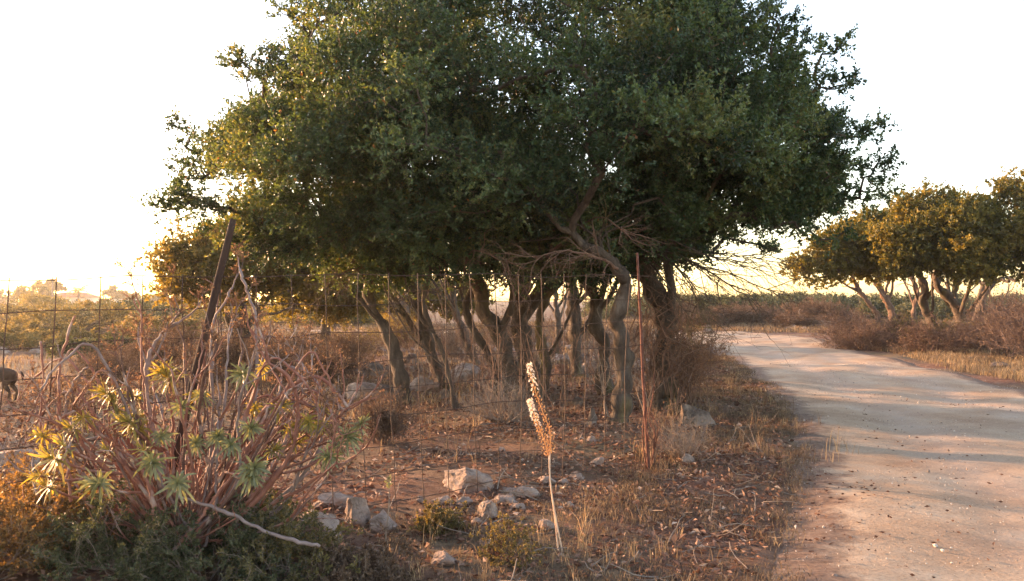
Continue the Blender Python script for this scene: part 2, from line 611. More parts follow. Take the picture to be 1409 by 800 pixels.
def tree(label, trunks, clumps, rad, bark, leafm, tw_per=36, lf_per=15, leafL=.045, r_end=.012, group=None, dead=0, ts=10, name='tree', r_scale=1.0, side_limbs=3):
    """trunks: list of (path, radii)."""
    base = np.array(trunks[0][0][0], float)
    root = thing(name, label, 'tree', base, group)
    mb = MB()
    tops = []
    for path, radii in trunks:
        path = [np.asarray(p_, float) for p_ in path]
        radii = list(np.array(radii) * r_scale)
        if len(path) > 3 and ts >= 8:   # flare at the foot, uneven girth and knots
            path = [path[0], path[0] + (path[1] - path[0]) * .28] + path[1:]
            radii = [radii[0] * 1.6, radii[0] * 1.02] + [q_ * rng.uniform(.93, 1.08) for q_ in radii[1:]]
        V, pl, Q, R = tube_res(path, radii, ts + 4, 7, .010 * radii[-1] / .1, .45)
        if len(path) > 3 and ts >= 8:
            for _ in range(side_limbs):
                i0 = int(rng.uniform(.35, .8) * len(Q))
                tz_ = unit(Q[min(i0 + 2, len(Q) - 1)] - Q[i0])
                r0_ = R[i0] * rng.uniform(.32, .6)
                pl0 = sprout(Q[i0][None], (tz_ * .8 + rdir(1)[0] * [.9, .9, .2])[None], [rng.uniform(.8, 1.7) * (Q[-1][2] - Q[i0][2] + .3)], 9, .17, .16)
                v_, q_ = tubes(pl0, np.linspace(r0_, r0_ * .45, 9)[None], 7)
                mb.add(v_, q_)
                s2_, d2_, _, p2_ = spawn(pl0, 5, .3, 1, .9)
                c2_ = sprout(s2_, d2_, rng.uniform(.2, .7, 5) * max(.6, r0_ * 20), 7, .22, .06)
                v_, q_ = tubes(c2_, np.linspace(r0_ * .4, r0_ * .14, 7)[None].repeat(5, 0), 5)
                mb.add(v_, q_)
                s3_, d3_, _, _p = spawn(c2_, 5, .3, 1, .9)
                c3_ = sprout(s3_, d3_, rng.uniform(.1, .4, 25) * max(.6, r0_ * 20), 5, .25, 0)
                v_, q_ = tubes(c3_, np.linspace(r0_ * .13, r0_ * .06, 5)[None].repeat(25, 0), 3)
                mb.add(v_, q_)
        mb.add(V, pl)
        tops.append(Q[-1])
        if len(Q) > 8:
            tops.append(Q[-4])
    A, R, chains = limb_net(tops, clumps, r_end)
    R = np.minimum(R, min(t[1][-1] for t in trunks) * .85)
    add_chains(mb, A, R, chains)
    TW, tR, V, q, tt = foliage(clumps, rad, tw_per, lf_per, leafL, np.mean(tops, axis=0))
    keep = rng.uniform(size=len(TW)) < .6
    v2, q2 = tubes(TW[keep], tR[keep], 3)
    mb.add(v2, q2)
    mb.build('trunk', M[bark], root, True, base)
    cb = MB().add(V, q, tt)
    cb.build('crown', M[leafm], root, False, base)
    return root, np.array(tops)


def dead_part(root, starts, dirs, L, r0, mat='dead_twig', gens=3, kids=(5, 4, 3), wob=.3, up=0.0, base=None, name='dead_branches', ratio=.55):
    mb = MB()
    Pn = sprout(starts, dirs, L, 7, wob * .5, up)
    R = np.linspace(1, .45, 7)[None] * np.broadcast_to(r0, (len(starts),))[:, None]
    V, q = tubes(Pn, R, 5)
    mb.add(V, q)
    L = np.broadcast_to(np.asarray(L, float), (len(starts),))
    for g in range(gens):
        st, dr, t, pi = spawn(Pn, kids[g], .25, 1., .75)
        L = L[pi] * ratio * rng.uniform(.6, 1.2, len(pi))
        rr = R[pi, 3] * .62
        Pn = sprout(st, dr, L, 5, wob, up)
        R = np.linspace(1, .5, 5)[None] * np.maximum(rr, .0011)[:, None]
        V, q = tubes(Pn, R, 3)
        mb.add(V, q)
    b = np.array(root.location) if base is None else base
    return mb.build(name, M[mat], root, False, b)


# ------------------------------------------------------------------ ground and road
def build_ground():
    def axis(lo, hi, nlo, nhi, step):
        a = list(np.arange(nlo, nhi + 1e-6, step))
        s = step
        x = nhi
        while x < hi:
            s *= 1.25
            x += s
            a.append(min(x, hi))
        s = step
        x = nlo
        while x > lo:
            s *= 1.25
            x -= s
            a.insert(0, max(x, lo))
        return np.array(a)
    xs = axis(-3500, 3500, -14, 22, .12)
    ys = axis(-400, 4500, -2, 30, .12)
    X, Y = np.meshgrid(xs, ys)
    Z = gz(X, Y)
    far = np.clip((np.hypot(X, Y) - 40) / 60, 0, 1)
    Z = Z * (1 - far) - .01
    # small lumps of soil close by
    near = np.hypot(X, Y) < 30
    fx, fy = X[near], Y[near]
    z = np.array([noise.noise(Vector((a * 1.7, b * 1.7, 0))) * .022 + noise.noise(Vector((a * 4.5, b * 4.5, 3))) * .010 for a, b in zip(fx, fy)])
    rl = road_param(fx, fy)
    z = z * np.clip(1 - rl, 0, 1) - .06 * np.clip(rl, 0, 1)
    Z[near] += z
    ny, nx = X.shape
    V = np.stack([X, Y, Z], -1).reshape(-1, 3)
    i = (np.arange(ny - 1)[:, None] * nx + np.arange(nx - 1)[None]).ravel()
    Q = np.stack([i, i + 1, i + nx + 1, i + nx], -1)
    o = mesh_np('ground', V, [Q], M['ground'], smooth=True)
    o['kind'] = 'structure'


RL = np.array([(.2, -3), (.75, 1), (1.28, 4.3), (1.75, 5.4), (2.55, 7.3), (3.1, 8.9), (3.75, 11.3), (4.75, 15.7), (5.7, 21.5), (6.3, 27), (6.2, 31.5), (3.5, 35.2), (-3, 37.5), (-14, 39.5), (-30, 42)])
RR = np.array([(6.6, -3), (6.9, 1), (7.2, 4.3), (7.5, 6), (7.9, 8.5), (8.3, 10.8), (8.8, 13.5), (9.7, 18.3), (10.4, 22.8), (11.4, 28), (13, 33.5), (11.5, 39.2), (0, 42), (-14, 44), (-30, 46.5)])


def resample(a, n):
    t = np.arange(len(a))
    tt = np.linspace(0, len(a) - 1, n)
    out = np.stack([np.interp(tt, t, a[:, 0]), np.interp(tt, t, a[:, 1])], -1)
    for _ in range(40):
        out[1:-1] = out[1:-1] * .5 + (out[:-2] + out[2:]) * .25
    return out


NL, NW = 420, 72
L_ = resample(RL, NL)
R_ = resample(RR, NL)
POLY = np.concatenate([L_[::6], R_[::-6]])


def road_param(x, y):
    """1 inside the road, falling to 0 about 0.5 m outside (fading the soil lumps)"""
    ins, d = in_poly(np.asarray(x), np.asarray(y), POLY)
    return np.clip(np.where(ins, (d - .0) / .35, 0), 0, 1)


def build_road():
    w = np.linspace(0, 1, NW)
    jl = np.array([noise.noise(Vector((k * .09, 0, 0))) * .22 + noise.noise(Vector((k * .4, 5, 0))) * .08 for k in range(NL)])
    jr = np.array([noise.noise(Vector((k * .09, 9, 0))) * .25 + noise.noise(Vector((k * .4, 15, 0))) * .08 for k in range(NL)])
    d = unit(R_ - L_)
    A = L_ + d * jl[:, None]
    B = R_ + d * jr[:, None]
    XY = A[:, None] * (1 - w)[None, :, None] + B[:, None] * w[None, :, None]
    X, Y = XY[..., 0], XY[..., 1]
    wid = np.linalg.norm(B - A, axis=1)[:, None]
    rimd = np.minimum(w, 1 - w)[None] * wid
    lip = np.clip(rimd / .35, 0, 1)
    far = np.clip((np.hypot(X, Y) - 40) / 60, 0, 1)
    Z = gz(X, Y) * (1 - far) - .006 - .03 * (1 - lip) + .004
    nn = np.array([noise.noise(Vector((a_ * 2.2, b_ * 2.2, 1))) * .012 + noise.noise(Vector((a_ * .7, b_ * .7, 4))) * .02 for a_, b_ in zip(X.ravel(), Y.ravel())]).reshape(X.shape)
    Z = Z + nn * lip
    Z = Z - .02 * np.exp(-((w - .3) / .07) ** 2)[None] - .02 * np.exp(-((w - .68) / .07) ** 2)[None] + .012 * lip
    V = np.stack([X, Y, Z], -1).reshape(-1, 3)
    i = (np.arange(NL - 1)[:, None] * NW + np.arange(NW - 1)[None]).ravel()
    Q = np.stack([i, i + 1, i + NW + 1, i + NW], -1)
    rim = np.clip(rimd / 1.0, 0, 1).ravel()
    o = mesh_np('road', V, [Q], M['road'], smooth=True, attrs={'across': np.broadcast_to(w, X.shape).ravel(), 'rim': rim})
    o['kind'] = 'structure'


build_ground()
build_road()

# ------------------------------------------------------------------ the oak grove
PG = np.array([(238, 282), (262, 215), (300, 160), (345, 95), (395, 62), (410, 5), (440, -40), (560, -75), (660, -60), (715, -8), (760, -55), (900, -90), (1020, -55), (1055, 15), (1085, 75), (1120, 110), (1160, 190), (1170, 240), (1140, 275), (1085, 300), (1000, 318), (930, 332), (840, 352), (760, 360), (650, 362), (560, 360), (480, 352), (400, 335), (330, 308), (290, 292)])


def canopy_clumps(poly, n, y0, yr, lo=40):
    out = []
    xmin, ymin = poly.min(0)
    xmax, ymax = poly.max(0)
    while len(out) < n:
        x = rng.uniform(xmin, xmax, 400)
        y = rng.uniform(ymin, ymax, 400)
        ins, d = in_poly(x, y, poly)
        x, y, d = x[ins], y[ins], d[ins]
        s = np.sqrt(np.clip(d / 170, 0.03, 1))
        u = rng.uniform(-1, 1, len(x))
        u = np.sign(u) * np.abs(u) ** .75
        Y = y0 + u * yr * s
        out += [(*P(a, b, c), dd) for a, b, c, dd in zip(x, y, Y, d)]
    return np.array(out[:n])


def pth(pts, Y0=None, lean=0.0):
    """trunk path from pixels; first point stands on the ground"""
    b = G(*pts[0], off=-.08)
    Yb = b[1] if Y0 is None else Y0
    out = [b]
    for k, p in enumerate(pts[1:]):
        out.append(P(p[0], p[1], Yb + lean * (k + 1)))
    return out


trunks = {
    'A': [(pth([(556, 553), (548, 502), (531, 457), (512, 425), (508, 395), (511, 365), (500, 335)]), [.135, .11, .10, .095, .09, .085, .07])],
    'B': [(pth([(612, 533), (592, 482), (582, 442), (570, 402), (560, 370), (565, 335)]), [.14, .12, .115, .11, .10, .08])],
    'C': [(pth([(627, 562), (620, 530), (611, 490), (596, 455), (583, 420), (590, 380), (600, 340)]), [.05, .042, .04, .038, .036, .032, .028])],
    'D': [(pth([(706, 546), (700, 500), (689, 460), (668, 430), (657, 385), (650, 340)]), [.21, .17, .15, .14, .12, .10]),
          (pth([(686, 543), (678, 500), (657, 462), (641, 425), (655, 385), (668, 350)]), [.09, .075, .065, .06, .055, .05])],
    'E': [(pth([(732, 541), (723, 492), (715, 440), (716, 400), (726, 365), (742, 330)]), [.20, .175, .165, .155, .13, .10]),
          (pth([(746, 536), (752, 500), (742, 455), (748, 420), (765, 385), (772, 350)]), [.12, .10, .09, .09, .08, .06])],
    'F': [(pth([(795, 516), (791, 470), (787, 430), (787, 390), (780, 350)]), [.16, .14, .13, .125, .11])],
    'G': [(pth([(764, 490), (768, 452), (766, 420), (760, 385), (752, 355)]), [.13, .10, .09, .08, .07])],
    'H': [(pth([(834, 541), (831, 505), (832, 472), (818, 446), (820, 412), (800, 380), (788, 345)]), [.15, .12, .11, .115, .11, .10, .08])],
    'I': [(pth([(851, 584), (856, 545), (861, 500), (854, 468), (849, 436), (862, 402), (858, 380), (836, 356), (803, 338)], None, -.04), [.14, .115, .105, .10, .105, .095, .09, .08, .065])],
    'J': [(pth([(913, 560), (912, 510), (918, 462), (915, 430), (900, 398), (884, 372), (872, 340)]), [.21, .165, .16, .17, .165, .15, .12])],
    'K': [(pth([(655, 500), (640, 462), (628, 430), (624, 400), (632, 360)]), [.13, .11, .10, .09, .08])],
}
labels = {
    'A': 'leaning oak with a bare curved trunk, nearest to the euphorbia bush',
    'B': 'oak with a straight dark slanting trunk, second along the fence from the euphorbia bush',
    'C': 'very thin crooked young oak just in front of the dark slanting oak',
    'D': 'thick oak with two stems rising from the brush pile behind the wire fence',
    'E': 'stout upright oak beside the two-stemmed oak, above the flower spikes',
    'F': 'oak with a straight dark trunk standing deeper in the grove, above the small reddish boulder',
    'G': 'slim oak farthest back in the shade behind the flower spikes',
    'H': 'oak with a kinked mossy trunk between the straight dark oak and the pale twisted oak',
    'I': 'pale twisted oak with an S-shaped trunk, closest to the rusty corner post',
    'J': 'thick oak at the roadside end of the grove with vines around its trunk',
    'K': 'thin dark oak seen between the slanting oak and the two-stemmed oak',
}
barks = dict(A='bark_grey', B='bark', C='bark', D='bark_grey', E='bark_grey', F='bark', G='bark', H='bark', I='bark_grey', J='bark', K='bark')

main = canopy_clumps(PG, 430, 11.4, 3.3)
PLOW = np.array([(330, 285), (420, 300), (600, 270), (800, 270), (960, 290), (940, 340), (885, 352), (820, 368), (700, 372), (590, 372), (500, 372), (430, 368), (360, 345)])
low_ = canopy_clumps(PLOW, 120, 11.6, 3.2)
low_[:, 3] = 60
PLO2 = np.array([(860, 190), (1000, 190), (1120, 230), (1165, 270), (1120, 292), (1000, 318), (900, 325), (860, 300)])
lo2 = canopy_clumps(PLO2, 75, 10.9, 2.4)
lo2[:, 3] = np.minimum(lo2[:, 3] + 12, 55)
PMID = np.array([(480, 120), (760, 120), (800, 260), (620, 300), (470, 280)])
mi2 = canopy_clumps(PMID, 60, 11.6, 3.0)
mi2[:, 3] = 70
main = np.concatenate([main, low_, lo2, mi2])
dd = main[:, 3]
main = main[:, :3]
rads = np.clip(.15 + dd / 230, .15, .48) * rng.uniform(.8, 1.2, len(main))
# sprays that reach out of the crown
sprays = []
for line, Y, rr in [([(300, 290), (262, 285), (228, 284)], 10.2, .17), ([(300, 210), (262, 195), (250, 168)], 10.6, .12), ([(360, 110), (330, 92), (322, 80)], 10.9, .14),
                    ([(1090, 90), (1125, 85), (1158, 72)], 10.0, .13), ([(1100, 130), (1140, 120), (1165, 118)], 10.0, .12), ([(1140, 200), (1180, 190), (1206, 178)], 10.1, .13),
                    ([(1150, 240), (1190, 235), (1212, 222)], 10.2, .13), ([(1140, 290), (1185, 275), (1212, 268)], 10.3, .13), ([(1080, 315), (1110, 320), (1150, 318)], 10.3, .13),
                    ([(1060, 20), (1075, 45), (1090, 60)], 10.4, .14), ([(1040, 340), (1050, 352)], 10.2, .10), ([(330, 330), (300, 322)], 10.9, .14),
                    ([(265, 240), (245, 245)], 10.7, .10), ([(410, 30), (392, 20)], 11, .14), ([(1000, 335), (975, 348)], 10.5, .12)]:
    for p in line:
        for _ in range(2):
            sprays.append((*(P(*p, Y) + rng.normal(size=3) * .06), rr))
sprays = np.array(sprays)
C_all = np.concatenate([main, sprays[:, :3]])
R_all = np.concatenate([rads, sprays[:, 3]])
keys = list(trunks)
tops = np.array([trunks[k][0][0][-1] for k in keys])
cap = {'C': 1.9, 'K': 1.25, 'G': 1.25}
wgt = np.array([cap.get(k, 1.0) for k in keys])
D2 = np.linalg.norm((C_all[:, None, :2] - tops[None, :, :2]), axis=2) * wgt[None]
own = D2.argmin(1)
roots = {}
for i, k in enumerate(keys):
    sel = own == i
    if sel.sum() < 3:
        sel = np.argsort(D2[:, i])[:4]
    root, tp = tree(labels[k], [(p_, [q_ * .86 for q_ in r_]) for p_, r_ in trunks[k]], C_all[sel], R_all[sel], barks[k], 'oak_leaf', 60, 18, .049, .008, 'evergreen oaks of the fenced grove', name='oak_tree', side_limbs={'J': 1, 'I': 1}.get(k, 3))
    roots[k] = (root, tp)

# bare dead limbs hanging below the canopy at the roadside end
def dead_from(key, pts, r0, gens=3, kids=(6, 4, 2), L=.55, mat='brown_twig'):
    """limb through given points with a spray of twigs"""
    root, _ = roots[key]
    V, pl, Q, R = tube_res([P(*p[:2], p[2]) for p in pts], np.linspace(r0, r0 * .35, len(pts)), 6, 5, .008)
    mb = MB().add(V, pl)
    Pn = Q[None]
    RRn = R[None]
    LL = np.array([L])
    for g in range(gens):
        m = kids[g] if g else kids[0] * 2
        st, dr, t, pi = spawn(Pn, m, .12, 1., .8)
        tang = unit(Q[-1] - Q[0])
        dr = unit(dr + tang * .3 + np.array([0, 0, -.12]))
        LL = LL[pi] * (.75 if g == 0 else .55) * rng.uniform(.5, 1.2, len(pi))
        rr = np.maximum(RRn[pi, RRn.shape[1] // 2] * .55, .0016)
        Pn = sprout(st, dr, LL, 6, .22, -.02)
        RRn = np.linspace(1, .55, 6)[None] * rr[:, None]
        V, q = tubes(Pn, RRn, 4)
        mb.add(V, q)
    return mb.build('dead_branch', M[mat], root, False, np.array(root.location))


for pts, r in [([(890, 345, 11), (935, 352, 10.6), (985, 380, 10.2), (1030, 410, 10)], .020), ([(885, 350, 11), (905, 375, 10.8), (925, 400, 10.6), (945, 430, 10.5)], .016),
               ([(900, 340, 10.8), (950, 345, 10.3), (1000, 360, 10), (1045, 372, 9.8)], .014), ([(895, 335, 10.8), (925, 362, 10.4), (950, 392, 10.1), (958, 420, 10)], .013),
               ([(960, 345, 10.6), (1010, 352, 10.3), (1070, 362, 10.0)], .010), ([(890, 340, 11.2), (940, 362, 11), (990, 372, 10.8), (1040, 392, 10.6), (1062, 400, 10.4)], .016),
               ([(905, 350, 10.6), (935, 370, 10.2), (960, 402, 9.8), (975, 425, 9.6)], .012), ([(920, 330, 10.2), (980, 352, 9.9), (1030, 352, 9.7), (1085, 346, 9.5)], .011)]:
    dead_from('J', pts, r, 3, (8, 4, 2), .8, 'bark')
for key, pts, r in [('E', [(725, 370, 11.6), (760, 345, 10.6), (820, 300, 9.6), (858, 318, 9.2)], .02), ('D', [(655, 400, 11.8), (640, 375, 11), (650, 345, 10.2), (690, 360, 9.7)], .018),
                    ('D', [(660, 385, 11.6), (690, 350, 10.6), (700, 375, 10.1), (705, 400, 9.9)], .015), ('B', [(562, 372, 13), (600, 350, 11.8), (625, 370, 11), (600, 400, 10.6)], .016),
                    ('I', [(850, 370, 9.4), (815, 352, 9.2), (775, 345, 9.1), (735, 355, 9.1)], .018), ('E', [(722, 385, 12), (760, 372, 11.2), (790, 392, 10.8)], .014),
                    ('A', [(511, 370, 11.6), (480, 372, 11.2), (450, 392, 11)], .013), ('H', [(800, 380, 12.4), (830, 350, 11.4), (870, 330, 10.6)], .016)]:
    dead_from(key, pts, r, 3, (7, 5, 3), .62)

# thin basal shoots standing round the feet of several oaks
def shoots(key, foot, n, spread, h, mat='brown_twig'):
    root, _ = roots[key]
    f0 = G(*foot, -.03)
    st = f0 + np.column_stack([rng.normal(0, spread, n), rng.normal(0, spread * .7, n), np.zeros(n)])
    d = rdir(n) * [.3, .3, .1] + [0, 0, 1]
    Pn = sprout(st, d, rng.uniform(.4, 1, n) * h, 9, .12, .08)
    mb = MB()
    V, q = tubes(Pn, np.linspace(1, .45, 9)[None] * rng.uniform(.004, .013, (n, 1)), 5)
    mb.add(V, q)
    s2, d2, t2, p2 = spawn(Pn, 7, .3, 1, .8)
    P2 = sprout(s2, d2, rng.uniform(.1, .45, len(s2)), 6, .25, .05)
    V, q = tubes(P2, np.tile(np.linspace(.0042, .0018, 6), (len(s2), 1)), 4)
    mb.add(V, q)
    s3, d3, t3, p3_ = spawn(P2, 3, .3, 1, .8)
    P3 = sprout(s3, d3, rng.uniform(.05, .2, len(s3)), 4, .25, .0)
    V, q = tubes(P3, np.tile(np.linspace(.0024, .0014, 4), (len(s3), 1)), 3)
    mb.add(V, q)
    mb.build('basal_shoots', M[mat], root, False, np.array(root.location))


shoots('D', (712, 566), 16, .34, 1.3)
shoots('E', (752, 548), 10, .22, 1.2)
shoots('I', (855, 575), 8, .18, 1.2, 'dead_twig')
shoots('H', (835, 535), 10, .22, 1.3)
shoots('J', (915, 560), 30, .30, 1.5)
shoots('B', (618, 540), 10, .25, 1.4)
shoots('F', (797, 512), 8, .3, 1.4)
shoots('K', (658, 505), 12, .4, 1.7)
shoots('G', (768, 490), 12, .5, 1.8)
shoots('A', (560, 545), 6, .3, 1.2)

# a vine-wrapped trunk at the roadside
root, _ = roots['J']
n = 46
ang = rng.uniform(0, 6.28, n)
base = trunks['J'][0][0][0]
vp = []
for k in range(n):
    a0 = ang[k]
    rr0 = rng.uniform(.16, .42)
    pts = []
    h0, h1 = rng.uniform(0, .5), rng.uniform(1.1, 2.2)
    for t in np.linspace(0, 1, 8):
        z = h0 + (h1 - h0) * t
        cx = np.interp(z, [0, .7, 1.3, 1.9], [0, .0, .06, -.16])
        a = a0 + t * rng.uniform(-1.5, 1.5)
        rr = rr0 * (1 + .35 * math.sin(3.1 * t) + rng.normal() * .12)
        pts.append(base + np.array([cx + math.cos(a) * rr, math.sin(a) * rr, z]))
    vp.append(pts)
vp = np.array(vp)
V, q = tubes(vp, np.full((n, 8), .006) * rng.uniform(.5, 1.4, (n, 1)), 4)
mb = MB().add(V, q)
st, dr, t, pi = spawn(vp, 9, .1, 1, 1.0)
Pn = sprout(st, dr, rng.uniform(.08, .35, len(st)), 4, .35, 0)
V, q = tubes(Pn, np.tile([.003, .0025, .002, .0012], (len(st), 1)), 3)
mb.add(V, q)
mb.build('vine_tangle', M['brown_twig'], root, False, np.array(root.location))


# ------------------------------------------------------------------ other trees
def poly_tree(label, trunks_, poly, n, Y, yr, rad, bark, leafm, tw, lf, leafL, r_end, group, flat=.8):
    c = canopy_clumps(np.array(poly, float), n, Y, yr)
    r = np.full(len(c), rad) * rng.uniform(.7, 1.25, len(c))
    return tree(label, trunks_, c[:, :3], r, bark, leafm, tw, lf, leafL, r_end, group, name='oak_tree', ts=8)


gr = 'sunlit oaks across the track'
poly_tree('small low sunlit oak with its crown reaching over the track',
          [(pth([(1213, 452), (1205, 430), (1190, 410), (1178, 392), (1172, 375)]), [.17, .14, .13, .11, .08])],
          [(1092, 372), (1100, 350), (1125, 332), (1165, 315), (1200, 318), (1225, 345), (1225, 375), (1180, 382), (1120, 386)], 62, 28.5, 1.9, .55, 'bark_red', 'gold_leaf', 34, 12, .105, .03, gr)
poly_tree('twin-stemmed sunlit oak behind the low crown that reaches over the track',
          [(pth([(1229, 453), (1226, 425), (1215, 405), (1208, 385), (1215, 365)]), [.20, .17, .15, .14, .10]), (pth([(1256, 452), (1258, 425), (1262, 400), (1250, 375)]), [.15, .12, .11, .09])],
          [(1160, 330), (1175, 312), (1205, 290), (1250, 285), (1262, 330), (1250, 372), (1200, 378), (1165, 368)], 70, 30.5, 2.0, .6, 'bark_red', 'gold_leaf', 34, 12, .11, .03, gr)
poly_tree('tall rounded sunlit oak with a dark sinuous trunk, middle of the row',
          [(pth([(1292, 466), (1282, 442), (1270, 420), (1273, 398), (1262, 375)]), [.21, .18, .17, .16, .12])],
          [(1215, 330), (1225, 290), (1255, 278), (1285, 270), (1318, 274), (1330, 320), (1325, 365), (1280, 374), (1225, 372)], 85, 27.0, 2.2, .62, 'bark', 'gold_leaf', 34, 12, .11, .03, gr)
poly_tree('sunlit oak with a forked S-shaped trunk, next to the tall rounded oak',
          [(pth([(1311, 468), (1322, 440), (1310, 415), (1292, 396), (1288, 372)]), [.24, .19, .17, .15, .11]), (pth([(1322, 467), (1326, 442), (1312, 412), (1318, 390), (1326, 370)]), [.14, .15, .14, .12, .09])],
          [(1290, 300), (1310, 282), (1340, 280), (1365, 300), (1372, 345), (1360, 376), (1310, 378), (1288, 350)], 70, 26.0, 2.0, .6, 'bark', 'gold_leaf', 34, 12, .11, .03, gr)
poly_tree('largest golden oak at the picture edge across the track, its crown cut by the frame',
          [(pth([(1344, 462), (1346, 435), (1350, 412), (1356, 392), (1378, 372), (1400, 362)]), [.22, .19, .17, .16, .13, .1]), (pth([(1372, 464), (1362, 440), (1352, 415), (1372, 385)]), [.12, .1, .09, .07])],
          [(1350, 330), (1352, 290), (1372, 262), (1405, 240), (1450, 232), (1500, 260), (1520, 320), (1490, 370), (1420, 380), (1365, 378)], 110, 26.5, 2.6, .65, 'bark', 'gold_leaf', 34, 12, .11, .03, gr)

gr = 'hazy oaks behind the leaning fence post'
poly_tree('yellow-lit oak behind the leaning fence post, its crown spreading low over the field',
          [(pth([(326, 497), (331, 470), (327, 448), (330, 425), (325, 400)]), [.26, .21, .18, .17, .13])],
          [(228, 385), (235, 350), (262, 325), (300, 312), (350, 318), (420, 335), (470, 350), (478, 372), (420, 385), (350, 405), (290, 408), (240, 405)], 95, 17.5, 2.4, .48, 'bark', 'mid_leaf', 34, 12, .085, .02, gr)
poly_tree('smaller yellow-green oak standing farther back, beside the yellow-lit oak',
          [(pth([(448, 482), (446, 455), (450, 432), (446, 408)]), [.18, .15, .13, .1])],
          [(380, 400), (392, 382), (430, 372), (480, 375), (515, 388), (520, 408), (490, 428), (430, 434), (388, 425)], 60, 23, 2.2, .5, 'bark', 'mid_leaf', 34, 12, .10, .025, gr)
poly_tree('distant pale green oak seen between the slanting trunks of the grove',
          [(pth([(560, 470), (555, 450), (558, 430), (552, 412)]), [.22, .18, .15, .12])],
          [(520, 415), (530, 392), (560, 385), (620, 388), (655, 398), (660, 418), (620, 430), (560, 432), (525, 428)], 55, 32, 2.5, .7, 'bark', 'mid_leaf', 30, 12, .14, .03, gr)

# ------------------------------------------------------------------ shrubs
def make_shrub(name, label, cat, H, Rr, stems, kids, stemM, leafM=None, lf=10, leafL=.03, r0=.008, loc=(0, 0, 0), group=None, spread=1.0, up=.05, wob=.22, gens=3, rz=0, stname='stems', lfname='foliage', tipr=.0012):
    root = thing(name, label, cat, loc, group, rz)
    a = rng.uniform(0, 6.283, stems)
    rad = rng.uniform(0, .25, stems) * Rr
    st = np.stack([np.cos(a) * rad, np.sin(a) * rad, np.full(stems, -.03)], -1)
    tilt = rng.uniform(.05, 1.0, stems) * spread
    a2 = a + rng.normal(0, .5, stems)
    d = np.stack([np.cos(a2) * np.sin(tilt) * Rr / H, np.sin(a2) * np.sin(tilt) * Rr / H, np.cos(tilt)], -1)
    L = np.hypot(H, Rr) * .62 * rng.uniform(.6, 1.1, stems)
    Pn = sprout(st, d, L, 6, wob * .6, up)
    R = np.linspace(1, .5, 6)[None] * (r0 * rng.uniform(.6, 1.3, stems))[:, None]
    mb = MB()
    V, q = tubes(Pn, R, 5)
    mb.add(V, q)
    for g in range(gens):
        s2, dr, t, pi = spawn(Pn, kids[g], .3, 1., .8)
        L = L[pi] * .5 * rng.uniform(.6, 1.25, len(pi))
        rr = np.maximum(R[pi, -2] * .65, tipr)
        Pn = sprout(s2, dr, L, 4, wob, up)
        Pn[:, :, 2] = np.maximum(Pn[:, :, 2], .01)
        R = np.linspace(1, .55, 4)[None] * rr[:, None]
        V, q = tubes(Pn, R, 3)
        mb.add(V, q)
    mb.build(stname, M[stemM], root, False)
    if leafM:
        n = len(Pn)
        l = np.repeat(np.arange(n), lf)
        t = rng.uniform(0, 1, len(l)) * 2.999
        sg = t.astype(int)
        f = (t - sg)[:, None]
        b = Pn[l, sg] * (1 - f) + Pn[l, sg + 1] * f
        dr = unit(unit(Pn[l, 3] - Pn[l, 0]) * .7 + rdir(len(l)))
        LL = leafL * rng.uniform(.6, 1.3, len(l))
        V, q, tt = leaves(b, dr, LL, LL * .5, np.clip(rng.normal(.45, .22, len(l)), 0, 1))
        MB().add(V, q, tt).build(lfname, M[leafM], root)
    return root


def gl(px, py):
    return G(px, py)


# low green shrubs at the foot of the euphorbia
gA = 'low thorny shrubs at the foot of the euphorbia'
low = [
    ((60, 765), .50, .34, 'heath', 'low olive shrub in the bottom corner below the euphorbia leaf rosettes'),
    ((165, 790), .48, .30, 'scrub_green', 'dense dark green shrub under the middle of the euphorbia'),
    ((285, 800), .50, .30, 'scrub_green', 'darkest low green shrub under the crossed euphorbia stems'),
    ((395, 790), .42, .26, 'scrub_leaf', 'grey-green low shrub beside the sprawling euphorbia branch'),
    ((-30, 800), .5, .36, 'heath', 'sunlit golden shrub cut by the corner of the frame'),
    ((60, 705), .42, .26, 'heath', 'small yellowish shrub beneath the lowest yellow rosettes'),
    ((335, 742), .40, .20, 'scrub_green', 'flat green shrub behind the sprawling euphorbia branch'),
    ((500, 800), .32, .12, 'scrub_brown', 'flat brownish heath plant near the slender green-tipped stem'),
]
for (pp, Rr, H, lm, lb) in low:
    make_shrub('low_shrub', lb, 'shrub', H * .55, Rr * .95, 46, (4, 4, 3), 'dead_twig', lm, 8, .021, .004, gl(*pp), gA, 1.25, .06)
make_shrub('low_shrub', 'small yellow-green tuft shrub among the foreground stones'.replace('foreground ', 'front '), 'shrub', .13, .2, 30, (4, 4, 2), 'brown_twig', 'scrub_leaf', 9, .015, .003, gl(603, 722), gA, 1.2, .05)
make_shrub('low_shrub', 'tiny grey-green shrub below the flat pale stones', 'shrub', .10, .25, 24, (4, 3, 2), 'brown_twig', 'scrub_leaf', 8, .015, .003, gl(700, 760), gA, 1.25, .04)

